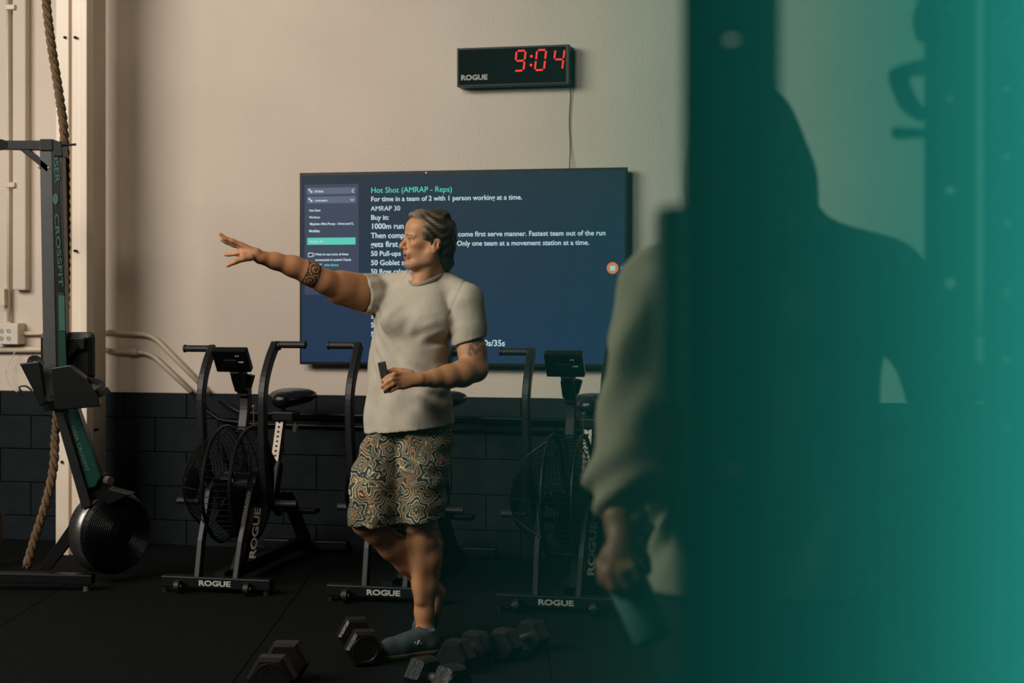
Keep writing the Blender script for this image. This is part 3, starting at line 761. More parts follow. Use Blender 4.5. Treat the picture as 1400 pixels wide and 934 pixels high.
# ------------------------------------------------------------------ body modelling: smooth blended solids on a grid, turned into one surface
class Field:
    def __init__(s, lo, hi, h):
        s.lo = np.array(lo, np.float32); s.h = h
        s.n = np.ceil((np.array(hi) - s.lo) / h).astype(int) + 1
        s.F = np.full(s.n, .5, np.float32)
        s.ax = [s.lo[i] + h * np.arange(s.n[i], dtype=np.float32) for i in range(3)]
    def win(s, lo, hi, pad):
        a = [max(0, int((lo[i] - pad - s.lo[i]) / s.h)) for i in range(3)]
        b_ = [min(s.n[i], int((hi[i] + pad - s.lo[i]) / s.h) + 2) for i in range(3)]
        if any(b_[i] <= a[i] for i in range(3)): return None, None
        sl = tuple(slice(a[i], b_[i]) for i in range(3))
        X = (s.ax[0][sl[0]][:, None, None], s.ax[1][sl[1]][None, :, None], s.ax[2][sl[2]][None, None, :])
        return sl, X
    def put(s, lo, hi, fn, k=.01, op='+'):
        sl, X = s.win(lo, hi, k + 2 * s.h)
        if sl is None: return
        d = fn(*X).astype(np.float32); A = s.F[sl]
        if op == '-': A = -A
        if k <= 0: R = np.minimum(A, d)
        else:
            t = np.clip(.5 + .5 * (A - d) / k, 0, 1); R = A * (1 - t) + d * t - k * t * (1 - t)
        if op == '-': R = -R
        s.F[sl] = R
    def cap(s, a, b_, ra, rb=None, k=.012, op='+', flat=None):
        """tapered limb; flat=(axis, factor) squeezes it along one direction"""
        a, b_ = np.array(a, float), np.array(b_, float); rb = ra if rb is None else rb
        ab = b_ - a; L2 = float(ab @ ab) + 1e-9; m = max(ra, rb)
        if flat is not None:
            fa = np.array(flat[0], float); fa /= np.linalg.norm(fa); ff = flat[1]
        def fn(x, y, z):
            px, py, pz = x - a[0], y - a[1], z - a[2]
            t = np.clip((px * ab[0] + py * ab[1] + pz * ab[2]) / L2, 0, 1)
            dx, dy, dz = px - t * ab[0], py - t * ab[1], pz - t * ab[2]
            r_ = ra + (rb - ra) * t
            q = dx * dx + dy * dy + dz * dz
            if flat is not None:
                w = dx * fa[0] + dy * fa[1] + dz * fa[2]; q = q + w * w * (1 / ff ** 2 - 1)
                return (np.sqrt(q) - r_) * (.5 + .5 * ff)
            return np.sqrt(q) - r_
        s.put(np.minimum(a, b_) - m, np.maximum(a, b_) + m, fn, k, op)
    def chain(s, pts, rs, k=.012, op='+', flat=None):
        for i in range(len(pts) - 1): s.cap(pts[i], pts[i + 1], rs[i], rs[i + 1], k, op, flat)
    def ell(s, c, r_, R=None, k=.012, op='+'):
        c = np.array(c, float); r_ = np.array(r_, float); R = np.eye(3) if R is None else np.array(R, float)
        m = r_.max()
        def fn(x, y, z):
            d = (x - c[0], y - c[1], z - c[2])
            q = [(R[i][0] * d[0] + R[i][1] * d[1] + R[i][2] * d[2]) / r_[i] for i in range(3)]
            k0 = np.sqrt(q[0] ** 2 + q[1] ** 2 + q[2] ** 2) + 1e-6
            k1 = np.sqrt(sum((q[i] / r_[i]) ** 2 for i in range(3))) + 1e-6
            return k0 * (k0 - 1) / k1
        s.put(c - m, c + m, fn, k, op)
    def loft(s, zs, cx, cy, rx, ry, yaw=0, k=.012, op='+', p=2.3):
        zs = np.array(zs, float); ca, sa = math.cos(yaw), math.sin(yaw); m = max(max(rx), max(ry))
        lo = np.array([min(cx) - m, min(cy) - m, zs[0]]); hi = np.array([max(cx) + m, max(cy) + m, zs[-1]])
        def fn(x, y, z):
            ip = lambda v: np.interp(z, zs, v)
            dx, dy = x - ip(cx), y - ip(cy); A, B_ = ip(rx), ip(ry)
            u, v = dx * ca + dy * sa, -dx * sa + dy * ca
            d = ((np.abs(u / A) ** p + np.abs(v / B_) ** p) ** (1 / p) - 1) * np.minimum(A, B_)
            return np.maximum(d, np.maximum(zs[0] - z, z - zs[-1]))
        s.put(lo, hi, fn, k, op)
    def cut(s, pt, nrm):
        """remove everything on the side nrm points to"""
        pt, n = np.array(pt, float), np.array(nrm, float); n /= np.linalg.norm(n)
        x, y, z = s.ax[0][:, None, None], s.ax[1][None, :, None], s.ax[2][None, None, :]
        d = ((x - pt[0]) * n[0] + (y - pt[1]) * n[1] + (z - pt[2]) * n[2]).astype(np.float32)
        s.F = np.maximum(s.F, d)
    def displace(s, fn):
        for i0 in range(0, s.n[0], 40):
            sl = slice(i0, i0 + 40); Fb = s.F[sl]; near = np.abs(Fb) < .03
            if not near.any(): continue
            I = np.nonzero(near)
            x, y, z = s.ax[0][sl][I[0]], s.ax[1][I[1]], s.ax[2][I[2]]
            Fb[I] += fn(x, y, z).astype(np.float32)
    def surf(s):
        F = s.F; F[0], F[-1] = .5, .5; F[:, 0], F[:, -1] = .5, .5; F[:, :, 0], F[:, :, -1] = .5, .5
        I = F < 0
        cnt = np.zeros(tuple(s.n - 1), np.uint8)
        for a in (0, 1):
            for b_ in (0, 1):
                for c in (0, 1): cnt += I[a:s.n[0] - 1 + a, b_:s.n[1] - 1 + b_, c:s.n[2] - 1 + c]
        act = (cnt > 0) & (cnt < 8); ci = np.argwhere(act)
        idx = np.full(cnt.shape, -1, np.int32); idx[act] = np.arange(len(ci), dtype=np.int32)
        acc = np.zeros((len(ci), 3)); num = np.zeros(len(ci))
        for ax in range(3):
            o1, o2 = [(1, 2), (0, 2), (0, 1)][ax]
            for a in (0, 1):
                for b_ in (0, 1):
                    p0 = ci.copy(); p0[:, o1] += a; p0[:, o2] += b_; p1 = p0.copy(); p1[:, ax] += 1
                    f0, f1 = F[tuple(p0.T)], F[tuple(p1.T)]; cr_ = (f0 < 0) != (f1 < 0)
                    t = np.where(cr_, f0 / np.where(cr_, f0 - f1, 1), 0)
                    q = p0.astype(float); q[:, ax] += t
                    acc[cr_] += q[cr_]; num[cr_] += 1
        vert = s.lo + s.h * acc / num[:, None]
        faces = []
        for ax, (u, v) in ((0, (1, 2)), (1, (2, 0)), (2, (0, 1))):
            A = I.take(range(0, s.n[ax] - 1), ax); B_ = I.take(range(1, s.n[ax]), ax)
            E_ = np.argwhere(A != B_)
            if not len(E_): continue
            fl_ = A[tuple(E_.T)]
            q = []
            for (du, dv) in ((-1, -1), (0, -1), (0, 0), (-1, 0)):
                c = E_.copy(); c[:, u] += du; c[:, v] += dv; q.append(idx[tuple(c.T)])
            q = np.stack(q, 1); q[~fl_] = q[~fl_][:, ::-1]; faces.append(q)
        return vert, np.concatenate(faces)
    def mesh(s, name, m, parent=None, origin=(0, 0, 0), col=None, smooth_it=2, mats=None, inv=None):
        v, f = s.surf()
        for _ in range(smooth_it):
            a = np.zeros_like(v); n = np.zeros(len(v))
            for i in range(4):
                np.add.at(a, f[:, i], v[f[:, (i + 1) % 4]]); np.add.at(n, f[:, i], 1)
            v = v * .5 + .5 * a / np.maximum(n, 1)[:, None]
        me = bpy.data.meshes.new(name)
        me.vertices.add(len(v)); me.vertices.foreach_set('co', (v - np.array(origin)).astype(np.float32).ravel())
        me.loops.add(f.size); me.loops.foreach_set('vertex_index', f.astype(np.int32).ravel())
        me.polygons.add(len(f)); me.polygons.foreach_set('loop_start', np.arange(0, f.size, 4, dtype=np.int32))
        me.update(calc_edges=True); me.shade_smooth(); me.materials.append(m)
        if col is not None:
            cc = np.ones((len(v), 4), np.float32); cc[:, :3] = col(v)
            me.color_attributes.new('Col', 'FLOAT_COLOR', 'POINT').data.foreach_set('color', cc.ravel())
        o = bpy.data.objects.new(name, me); C.objects.link(o)
        if parent: o.parent = parent
        return o
def seg_t(v, a, b_):
    a, b_ = np.array(a), np.array(b_); ab = b_ - a
    t = ((v - a) @ ab) / (ab @ ab); q = v - a - t[:, None] * ab
    return t, np.linalg.norm(q, axis=1)
def near(v, c, r_): return np.linalg.norm((v - np.array(c)) / np.array(r_), axis=1)
def lin(*c): return np.array(srgb(*c)[:3])
def vnoise(x, y, z, f, seed=0):
    """cheap smooth noise out of sines"""
    s = seed * 1.7
    return (np.sin(x * f * 1.1 + 1.3 * np.sin(y * f * .7 + s) + s) * np.sin(y * f * .9 + 1.7 * np.sin(z * f * .8 + s)) + np.sin(z * f * 1.05 + 1.9 * np.sin(x * f * .6 + s) + 2 * s)) / 2

def head(f, c, fw, up, sc=1.0, ear=True, jaw_open=.5):
    """a head with a face in field f. c is the point between the ears, fw the way it looks"""
    fw = np.array(fw, float); fw /= np.linalg.norm(fw); up = np.array(up, float); lf = np.cross(up, fw); lf /= np.linalg.norm(lf); up = np.cross(fw, lf)
    R = [fw, lf, up]; c = np.array(c, float)
    H = lambda a, b_, d: c + sc * (a * fw + b_ * lf + d * up)
    S = lambda r_: np.array(r_) * sc
    f.ell(H(-.010, 0, .028), S((.098, .075, .078)), R, k=.01)
    f.ell(H(.030, 0, -.030), S((.060, .057, .082)), R, k=.02)
    f.ell(H(.045, 0, .045), S((.045, .058, .045)), R, k=.02)
    for s in (-1, 1):
        f.cap(H(-.002, s * .052, -.045), H(.055, s * .022, -.098), .019 * sc, .014 * sc, k=.02)
        f.cap(H(-.004, s * .055, -.01), H(-.002, s * .052, -.05), .018 * sc, .018 * sc, k=.02)
        f.ell(H(.060, s * .040, -.022), S((.020, .016, .013)), R, k=.018)
        f.cap(H(.085, s * .010, .013), H(.072, s * .042, .010), .0085 * sc, .007 * sc, k=.012)
    f.ell(H(.074, 0, -.100), S((.020, .025, .017)), R, k=.016)
    for s in (-1, 1):
        f.ell(H(.004, s * .050, -.074), S((.022, .015, .020)), R, k=.025); f.cap(H(.004, s * .050, -.080), H(.064, s * .020, -.106), .013 * sc, .013 * sc, k=.018)
    for s in (-1, 1):
        f.ell(H(.094, s * .031, -.006), S((.014, .017, .0105)), R, k=.008, op='-')
        f.ell(H(.0735, s * .031, -.005), S((.0125, .0135, .0115)), R, k=.002)
        f.cap(H(.084, s * .018, -.0005), H(.079, s * .045, -.0025), .0030 * sc, .0028 * sc, k=.003)
        f.cap(H(.084, s * .019, -.013), H(.079, s * .043, -.012), .0026 * sc, .0026 * sc, k=.004)
    f.chain([H(.084, 0, .010), H(.092, 0, -.010), H(.104, 0, -.026), H(.108, 0, -.035)], [.0085 * sc, .0080 * sc, .0090 * sc, .0092 * sc], k=.009)
    for s in (-1, 1): f.ell(H(.093, s * .012, -.038), S((.010, .007, .007)), R, k=.005)
    f.cap(H(.094, -.006, -.043), H(.094, .006, -.043), .005 * sc, k=.004)
    f.ell(H(.083, 0, -.062), S((.013, .027, .016)), R, k=.012)
    f.cap(H(.084, -.020, -.060), H(.084, .020, -.060), .0045 * sc, k=.008); f.cap(H(.089, -.006, -.059), H(.089, .006, -.059), .0040 * sc, k=.006)
    f.cap(H(.083, -.018, -.077), H(.083, .018, -.077), .0045 * sc, k=.008); f.cap(H(.087, -.006, -.077), H(.087, .006, -.077), .0042 * sc, k=.005)
    f.cap(H(.097, -.020, -.0680), H(.097, .020, -.0680), (.0022 + .004 * jaw_open) * sc, k=.003, op='-')
    f.cap(H(.094, -.014, -.086), H(.094, .014, -.086), .004 * sc, k=.008, op='-')
    if ear:
        for s in (-1, 1):
            f.ell(H(-.014, s * .077, -.020), S((.017, .009, .027)), [fw * .94 + up * .3, lf, up * .94 - fw * .3], k=.005)
            f.ell(H(-.010, s * .087, -.016), S((.010, .009, .017)), R, k=.004, op='-')
            f.ell(H(-.017, s * .088, -.016), S((.004, .003, .014)), R, k=.003)
            f.ell(H(-.006, s * .074, -.044), S((.008, .007, .009)), R, k=.005)
    return H, R

# ------------------------------------------------------------------ the man
MY = 6.44
man = empty('person', (P(558, 600, MY).x, MY, .0), label='grey-haired man in a taupe t-shirt and patterned shorts pointing with his outstretched arm', cat='person')
man.location.z = .008
MO = np.array(man.location)
def Q(px, py, Y): return np.array(P(px, py, Y))
m_skin = vcmat('skin', .48, bump=.08, bscale=220, spec=.35)
SKIN, SKIN2, DARKTAT = lin(178, 126, 88), lin(168, 106, 74), lin(46, 44, 42)
FW = np.array([-.57, -.82, 0.]); LF = np.array([.82, -.57, 0.])
f = Field((-1.26, 5.98, -.01), (-.02, 6.80, 1.84), .0042)
# head and neck
hc = Q(584.5, 329, 6.40); hfw = np.array([-.925, -.38, .07]); hup = np.array([-.02, 0, 1.])
HD, HR = head(f, hc, hfw, hup, 1.03)
nb = Q(588, 392, 6.46)
f.cap(HD(-.035, 0, -.055), nb, .052, .064, k=.02)
f.cap(HD(.0, 0, -.085), Q(577, 393, 6.40), .042, .050, k=.02); f.cap(HD(-.02, .045, -.05), Q(578, 388, 6.38), .014, .012, k=.02)      # neck muscle
f.ell(HD(.03, 0, -.118), (.018, .014, .018), k=.02)
# hidden torso that joins the limbs
f.loft([.93, 1.1, 1.3, 1.45, 1.50], [Q(559, 0, MY)[0]] * 2 + [Q(561, 0, MY)[0], Q(570, 0, MY)[0], Q(578, 0, MY)[0]], [6.47] * 5, [.10, .10, .11, .11, .07], [.07, .07, .075, .07, .055], yaw=math.atan2(-.57, .82), k=.02)
# right arm, stretched out
rs_, re_, rw_ = Q(522, 402, 6.52), Q(444, 385, 6.34), Q(356, 352, 6.22)
f.chain([Q(560, 405, 6.5), rs_, Q(492, 400, 6.45), Q(468, 394, 6.40), re_], [.05, .056, .064, .060, .049], k=.02)
f.cap(Q(494, 411, 6.46), Q(460, 403, 6.39), .042, .034, k=.02)          # triceps
f.cap(Q(500, 388, 6.45), Q(466, 382, 6.38), .040, .034, k=.02)          # biceps
f.chain([re_, Q(424, 374, 6.31), Q(400, 364, 6.28), Q(376, 357, 6.25), rw_], [.046, .0475, .041, .032, .0265], k=.02)
f.cap(rw_, Q(348, 348, 6.21), .0265, .025, k=.012, flat=((0, -.5, 1), .8))
pal = [Q(349, 347, 6.21), Q(337, 341, 6.19)]
pn = (.1, .6, 1.)
for (x, y, Y) in ((330, 335, 6.20), (329, 339, 6.215), (330, 345, 6.20), (332, 350, 6.185)): f.cap(Q(350, 347, 6.21), Q(x, y, Y), .019, .0120, k=.01)
FR_ = [([(330, 335, 6.20), (318, 329.5, 6.19), (308, 326, 6.185), (301, 320, 6.18)], [.0112, .0098, .0088, .0072]),
       ([(330, 338, 6.225), (319, 335, 6.225), (309, 331, 6.22), (303, 328, 6.215)], [.0112, .0098, .0088, .0074]),
       ([(329, 345, 6.215), (321, 347, 6.225), (314, 348, 6.23), (308, 348.5, 6.23)], [.0108, .0094, .0084, .0070]),
       ([(331, 350, 6.22), (324, 355, 6.235), (319, 357.5, 6.245), (314, 357, 6.25)], [.0100, .0085, .0076, .0064]),
       ([(343, 352, 6.17), (333, 354, 6.155), (322, 358, 6.145), (311.5, 363, 6.14)], [.0150, .0120, .0104, .0082])]
for pts, rr in FR_: f.chain([Q(*p) for p in pts], rr, k=.0045)
# left arm, bent across the waist
ls_, le_, lw_ = Q(637, 414, 6.36), Q(650, 505, 6.33), Q(580, 519, 6.17)
f.chain([Q(600, 412, 6.43), Q(632, 420, 6.37), Q(641, 450, 6.355), Q(647, 482, 6.34), le_], [.045, .052, .055, .054, .050], k=.02)
f.cap(Q(638, 474, 6.33), Q(642, 494, 6.31), .038, .038, k=.02)
f.chain([le_, Q(632, 511, 6.28), Q(612, 515, 6.235), Q(594, 517.5, 6.20), lw_], [.047, .052, .045, .034, .028], k=.02)
f.cap(lw_, Q(570, 520, 6.155), .028, .026, k=.012, flat=((0, -1, .5), .8))
for (x, y, Y) in ((549, 512, 6.13), (546, 518, 6.12), (547, 524, 6.12), (551, 529, 6.125)): f.cap(Q(574, 519, 6.155), Q(x, y, Y), .021, .0125, k=.01)
FL_ = [([(549, 512, 6.13), (539, 512, 6.105), (530, 516, 6.10), (523, 521, 6.105)], [.0115, .0100, .0092, .0078]),
       ([(546, 518, 6.12), (536, 519, 6.095), (528, 524, 6.09), (522, 529, 6.10)], [.0115, .0100, .0092, .0078]),
       ([(547, 524, 6.12), (538, 525, 6.095), (531, 529, 6.09), (526, 533, 6.10)], [.0110, .0096, .0088, .0074]),
       ([(551, 529, 6.125), (543, 530, 6.105), (537, 533, 6.10), (533, 536, 6.105)], [.0100, .0086, .0078, .0066]),
       ([(562, 511, 6.16), (549, 507, 6.16), (538, 506, 6.16), (529, 509, 6.155)], [.0150, .0118, .0104, .0088])]
for pts, rr in FL_: f.chain([Q(*p) for p in pts], rr, k=.004)
# legs
lh, lk, la = Q(583, 590, 6.42), Q(573, 716, 6.40), Q(581, 862, 6.45)
f.chain([lh, Q(576, 660, 6.41), Q(572, 702, 6.38), lk], [.080, .072, .062, .060], k=.02)
f.chain([lk, Q(577, 738, 6.41), Q(581, 764, 6.43), Q(581, 800, 6.44), Q(580, 838, 6.445), la], [.060, .060, .063, .052, .038, .036], k=.02)
f.cap(Q(590, 748, 6.46), Q(590, 782, 6.47), .046, .036, k=.025)
f.cap(Q(565, 722, 6.36), Q(567, 712, 6.36), .028, .026, k=.02)
f.cap(Q(575, 735, 6.37), Q(575, 820, 6.41), .028, .022, k=.02)
rh, rk, ra_ = Q(528, 592, 6.46), Q(501, 713, 6.33), Q(589, 802, 6.60)
f.chain([Q(534, 592, 6.47), Q(518, 655, 6.40), rk], [.060, .060, .060], k=.02)
f.chain([rk, Q(514, 726, 6.35), Q(536, 747, 6.41), Q(556, 768, 6.47), Q(574, 788, 6.54), ra_], [.056, .052, .054, .048, .040, .036], k=.02)
f.cap(Q(499, 712, 6.305), Q(502, 720, 6.31), .028, .026, k=.02)
f.cap(Q(545, 746, 6.44), Q(560, 764, 6.49), .040, .030, k=.02)
# feet (inside the shoes)
f.chain([la, Q(577, 874, 6.44), Q(545, 882, 6.36)], [.036, .040, .028], k=.015)
f.chain([ra_, Q(597, 812, 6.62), Q(592, 836, 6.58)], [.036, .036, .028], k=.015)
m1 = Q(421, 372, 6.31); fa0, fa1 = re_, rw_
def skin_col(v):
    c = np.tile(SKIN, (len(v), 1))
    n = vnoise(v[:, 0], v[:, 1], v[:, 2], 40, 1)[:, None]
    c *= 1 + .10 * n
    # redder nose, cheeks, ears, neck, elbows, knees, knuckles
    for p, r_ in ((HD(.11, 0, -.035), .022), (HD(.06, .045, -.03), .028), (HD(-.01, .08, 0), .03), (rk, .07), (lk, .06), (le_, .05)):
        w = np.clip(1 - near(v, p, r_), 0, 1)[:, None] * .45; c = c * (1 - w) + SKIN2 * w
    L_ = (v - hc) @ np.array(HR).T / 1.03     # head coordinates
    a, b_, d = L_[:, 0], L_[:, 1], L_[:, 2]
    inh = (np.linalg.norm(L_, axis=1) < .16)
    ab = np.abs(b_)
    # stubble
    w = (inh & (d < -.05) & (a > -.01) & (a < .12) & (d > -.13) & ~((ab < .018) & (d > -.083) & (d < -.052))).astype(float) * .28
    c = c * (1 - w[:, None]) + lin(110, 92, 78) * w[:, None]
    # lips, mouth, brows, eyes
    w = (inh & (a > .075) & (ab < .022) & (d > -.082) & (d < -.054)); c[w] = lin(156, 98, 74)
    w = (inh & (a > .07) & (ab < .020) & (d > -.0705) & (d < -.0645)); c[w] = lin(60, 32, 28)
    w = (inh & (a > .055) & (ab > .010) & (ab < .046) & (d > .009 - (ab - .03) * .12) & (d < .0155 - (ab - .03) * .12)); c[w] = c[w] * .35 + lin(70, 52, 38) * .65
    w = (inh & (a > .06) & (np.hypot((ab - .031) / .0125, (d + .005) / .0050) < 1)); c[w] = lin(150, 134, 120)
    w = (inh & (a > .06) & (np.hypot(ab - .029, (d + .005)) < .0052)); c[w] = lin(38, 34, 30)
    w = (inh & (a > .06) & (ab > .016) & (ab < .046) & (np.abs(d - .0005) < .0018)); c[w] = lin(70, 45, 32)
    # forearm tattoo band: spirals between dark edges
    t, _ = seg_t(v, fa0, fa1); al = t * np.linalg.norm(fa1 - fa0)
    ax = (fa1 - fa0) / np.linalg.norm(fa1 - fa0); e1 = np.cross(ax, [0, 0, 1.]); e1 /= np.linalg.norm(e1); e2 = np.cross(ax, e1)
    rel = v - fa0; ang = np.arctan2(rel @ e2, rel @ e1)
    arm = (v[:, 0] < Q(450, 0, 6.3)[0]) & (v[:, 2] > 1.3)
    c0, hw = .072, .029
    s_ = (al - c0); band = arm & (np.abs(s_) < hw)
    arc_ = ang * .046; cell = .0481
    yy = (arc_ + 10 * cell) % cell - cell / 2
    rr = np.hypot(s_, yy); th = np.arctan2(yy, s_)
    ink = (np.sin(rr * 2 * math.pi / .0125 + th) > -.15) | (np.abs(s_) > hw - .006)
    w = band & ink; c[w] = lin(52, 50, 46)
    # upper arm tattoo on the left arm
    t, _ = seg_t(v, ls_, le_)
    ua = (v[:, 0] > Q(625, 0, 6.35)[0]) & (t > .52) & (t < .86) & (v[:, 2] > 1.15)
    e = vnoise(v[:, 0], v[:, 1], v[:, 2], 190, 3)
    w = ua & (e > -.35) & (((v - ls_) @ LF) > .055) & (t < .80); c[w] = c[w] * .35 + lin(66, 56, 50) * .65
    return np.clip(c, 0, 1)
f.mesh('body', m_skin, man, MO, skin_col, 1)

# hair
m_hair = vcmat('hair', .6, spec=.3)
f = Field(hc - .16, hc + .17, .0026)
f.ell(HD(-.018, 0, .036), np.array((.102, .083, .082)) * 1.03, HR, k=.01)
f.ell(HD(-.055, 0, -.02), (.062, .072, .085), HR, k=.02)
f.ell(HD(-.075, 0, -.075), (.040, .056, .045), HR, k=.02)
f.ell(HD(.044, .0, .096), (.042, .050, .019), HR, k=.02)
f.ell(HD(-.02, .0, .108), (.075, .055, .016), HR, k=.02)
for s in (-1, 1): f.ell(HD(.018, s * .070, .028), (.03, .013, .032), HR, k=.012); f.cap(HD(.008, s * .073, .01), HD(.004, s * .071, -.022), .008, .005, k=.01)
# open the face, the ears and the neck
f.ell(HD(.115, 0, -.022), (.090, .100, .094), HR, k=.008, op='-')
f.ell(HD(.108, 0, .035), (.058, .058, .066), HR, k=.008, op='-')
f.ell(HD(.03, 0, -.11), (.085, .10, .085), HR, k=.008, op='-')
for s in (-1, 1): f.ell(HD(-.012, s * .090, -.026), (.020, .026, .030), HR, k=.006, op='-')
hr_ = np.array(HR)
def hair_d(x, y, z):
    r_ = np.stack([x - hc[0], y - hc[1], z - hc[2]], -1) @ hr_.T; a, b_, d = r_[:, 0], r_[:, 1], r_[:, 2]
    fl_ = d * 1.0 - a * .35
    return .0013 * np.sin(130 * fl_ + 3.5 * np.sin(a * 42 + b_ * 30) + 60 * b_) + .0040 * vnoise(a, b_, d, 62, 2) + .0010 * np.sin(520 * fl_ + 6 * np.sin(a * 55)) * (1)
f.displace(hair_d)
def hair_col(v):
    r_ = (v - hc) @ hr_.T; a, b_, d = r_[:, 0], r_[:, 1], r_[:, 2]
    g = np.clip(.18 + a * 6 + d * 2.2 + .45 * np.sin(170 * (d - a * .35) + 3 * np.sin(a * 42 + b_ * 30)), 0, 1)[:, None]
    g2 = np.clip((a - .03) * 12, 0, 1)[:, None] * .5
    c = lin(40, 34, 27) * (1 - g) + lin(112, 94, 70) * g
    return c * (1 - g2) + lin(150, 138, 118) * g2
f.mesh('hair', m_hair, man, MO, hair_col, 1)

# t-shirt
m_shirt = mat('shirt_cloth', srgb(172, 163, 146), .8, var=.06, scale=9, bump=.35, bscale=22, spec=.2)
yaw = math.atan2(-.57, .82)
ZP = lambda py, Y=6.44: CAM_Z - (py - HOR) / F_PX * Y
f = Field((-.72, 6.10, .84), (.02, 6.84, 1.60), .0046)
zz = [592, 575, 540, 500, 460, 430, 412, 398, 386, 377]
cx = [559.5, 558, 557, 557, 562.5, 567, 570, 573, 580, 586]
rx = [.200, .199, .186, .179, .175, .180, .178, .165, .112, .080]
ry = [.156, .152, .134, .122, .122, .125, .120, .108, .090, .074]
f.loft([ZP(y) for y in zz], [Q(x, 0, MY)[0] for x in cx], [6.46, 6.46, 6.455, 6.455, 6.45, 6.45, 6.455, 6.46, 6.462, 6.462], rx, ry, yaw=yaw, k=.01, p=2.25)
f.ell(Q(548, 436, 6.36), (.085, .06, .065), k=.04); f.ell(Q(588, 440, 6.33), (.085, .06, .065), k=.04)       # chest
f.cap(Q(560, 388, 6.47), Q(520, 396, 6.52), .052, .066, k=.03); f.cap(Q(608, 390, 6.44), Q(638, 410, 6.37), .054, .070, k=.03)
# sleeves
sA, sB = Q(520, 400, 6.52), Q(500, 401, 6.465)
fs = Field(f.lo, f.lo + (f.n - 1) * f.h, f.h)
fs.chain([sA, Q(505, 402, 6.475), Q(474, 399, 6.42)], [.074, .083, .085], k=.01); dR = Q(474, 399, 6.42) - sA
fs.cut(Q(494, 401, 6.455), dR + np.array((0, 0, -.02)))
f.F = np.minimum(f.F, fs.F) if 0 else (lambda a, b_, k: (lambda t: a * (1 - t) + b_ * t - k * t * (1 - t))(np.clip(.5 + .5 * (a - b_) / k, 0, 1)))(f.F, fs.F, .015)
fs = Field(f.lo, f.lo + (f.n - 1) * f.h, f.h)
fs.chain([Q(637, 414, 6.36), Q(641, 450, 6.352), Q(643, 490, 6.345)], [.074, .073, .072], k=.01)
fs.cut(Q(641, 468, 6.35), Q(643, 490, 6.345) - Q(637, 414, 6.36) + np.array((.05, 0, 0)))
f.F = (lambda a, b_, k: (lambda t: a * (1 - t) + b_ * t - k * t * (1 - t))(np.clip(.5 + .5 * (a - b_) / k, 0, 1)))(f.F, fs.F, .012)
del fs
def folds(x, y, z):
    u = (x - MO[0]) * .82 - (y - MO[1]) * .57; d = 0
    dn = np.clip((1.36 - z) / .35, 0, 1)
    d += .0050 * dn * np.sin(u * 48 + (1.4 - z) * 9 + 1.2 * np.sin(z * 14))
    d += .0030 * np.exp(-((z - 1.17 + .5 * u) / .12) ** 2) * np.sin((z + u * .9) * 85 + 1.5 * np.sin(u * 20)) * (u > -.1)
    d += .0018 * np.exp(-((z - 1.33 + .9 * (u - .1)) / .05) ** 2) * np.sin((z * .8 - u) * 90)
    d += .0022 * np.exp(-(((u + .13) ** 2 + (z - 1.38) ** 2) / .006)) * np.sin((z * .7 + u * 1.2) * 110)
    d += .0022 * np.exp(-(((u - .19) ** 2 + (z - 1.30) ** 2) / .004)) * np.sin((z * 1.1 - u * .5) * 120)
    # sleeve seams
    sL = x - (Q(613, 0, 6.32)[0] + .45 * np.clip(z - 1.38, 0, 1)); sR = x - (Q(531, 0, 6.42)[0] + .55 * np.clip(z - 1.41, -.1, 1))
    fr = (y < 6.46) & (z > 1.29)
    d += .0035 * np.exp(-(sL / .0045) ** 2) * fr + .0035 * np.exp(-(sR / .0045) ** 2) * fr * (z > 1.38)
    return d + .0015 * vnoise(x, y, z, 45, 5)
f.displace(folds)
# neck opening, hem and sleeve openings
f.cap(Q(586, 376, 6.45), Q(577, 386, 6.39), .060, .034, k=.003, op='-')
f.cap(Q(588, 350, 6.45), Q(586, 382, 6.45), .066, .060, k=.003, op='-')
f.cut(Q(560, 586, 6.44), np.array((.12, 0, -1)))
f.loft([ZP(600), ZP(572)], [Q(559.5, 0, MY)[0]] * 2, [6.46] * 2, [.180, .172], [.134, .126], yaw=yaw, k=.002, op='-')
f.cap(Q(486, 400, 6.44), Q(500, 401, 6.465), .073, .067, k=.002, op='-')
f.cap(Q(641, 480, 6.35), Q(640, 455, 6.35), .065, .062, k=.002, op='-')
ts = f.mesh('t_shirt', m_shirt, man, MO, None, 1)
m_col = mat('shirt_collar', srgb(138, 130, 112), .8, spec=.2)
# collar rib
c = B(); ring = []
for k in range(30):
    a = 2 * math.pi * k / 30
    ring.append(Vector(Q(585.5, 379, 6.435) + LF * math.cos(a) * .069 + FW * (math.sin(a) * .084 + .004) + np.array((0, 0, -.033 * math.sin(a) + .006 * abs(math.cos(a)))) - MO))
tube(c, ring, 0, rect=(.010, .016), closed=True)
obj('collar', c, m_col, ts, smooth=True)
# faint chest mark
c = B(); q = Q(577, 420, 6.31)
tube(c, catmull([Vector(q - MO) + V(-.008, 0, -.006), Vector(q - MO) + V(0, 0, .006), Vector(q - MO) + V(.009, 0, .002)], 4), .0016, 5); obj('chest_mark', c, M['logo_white'], ts)

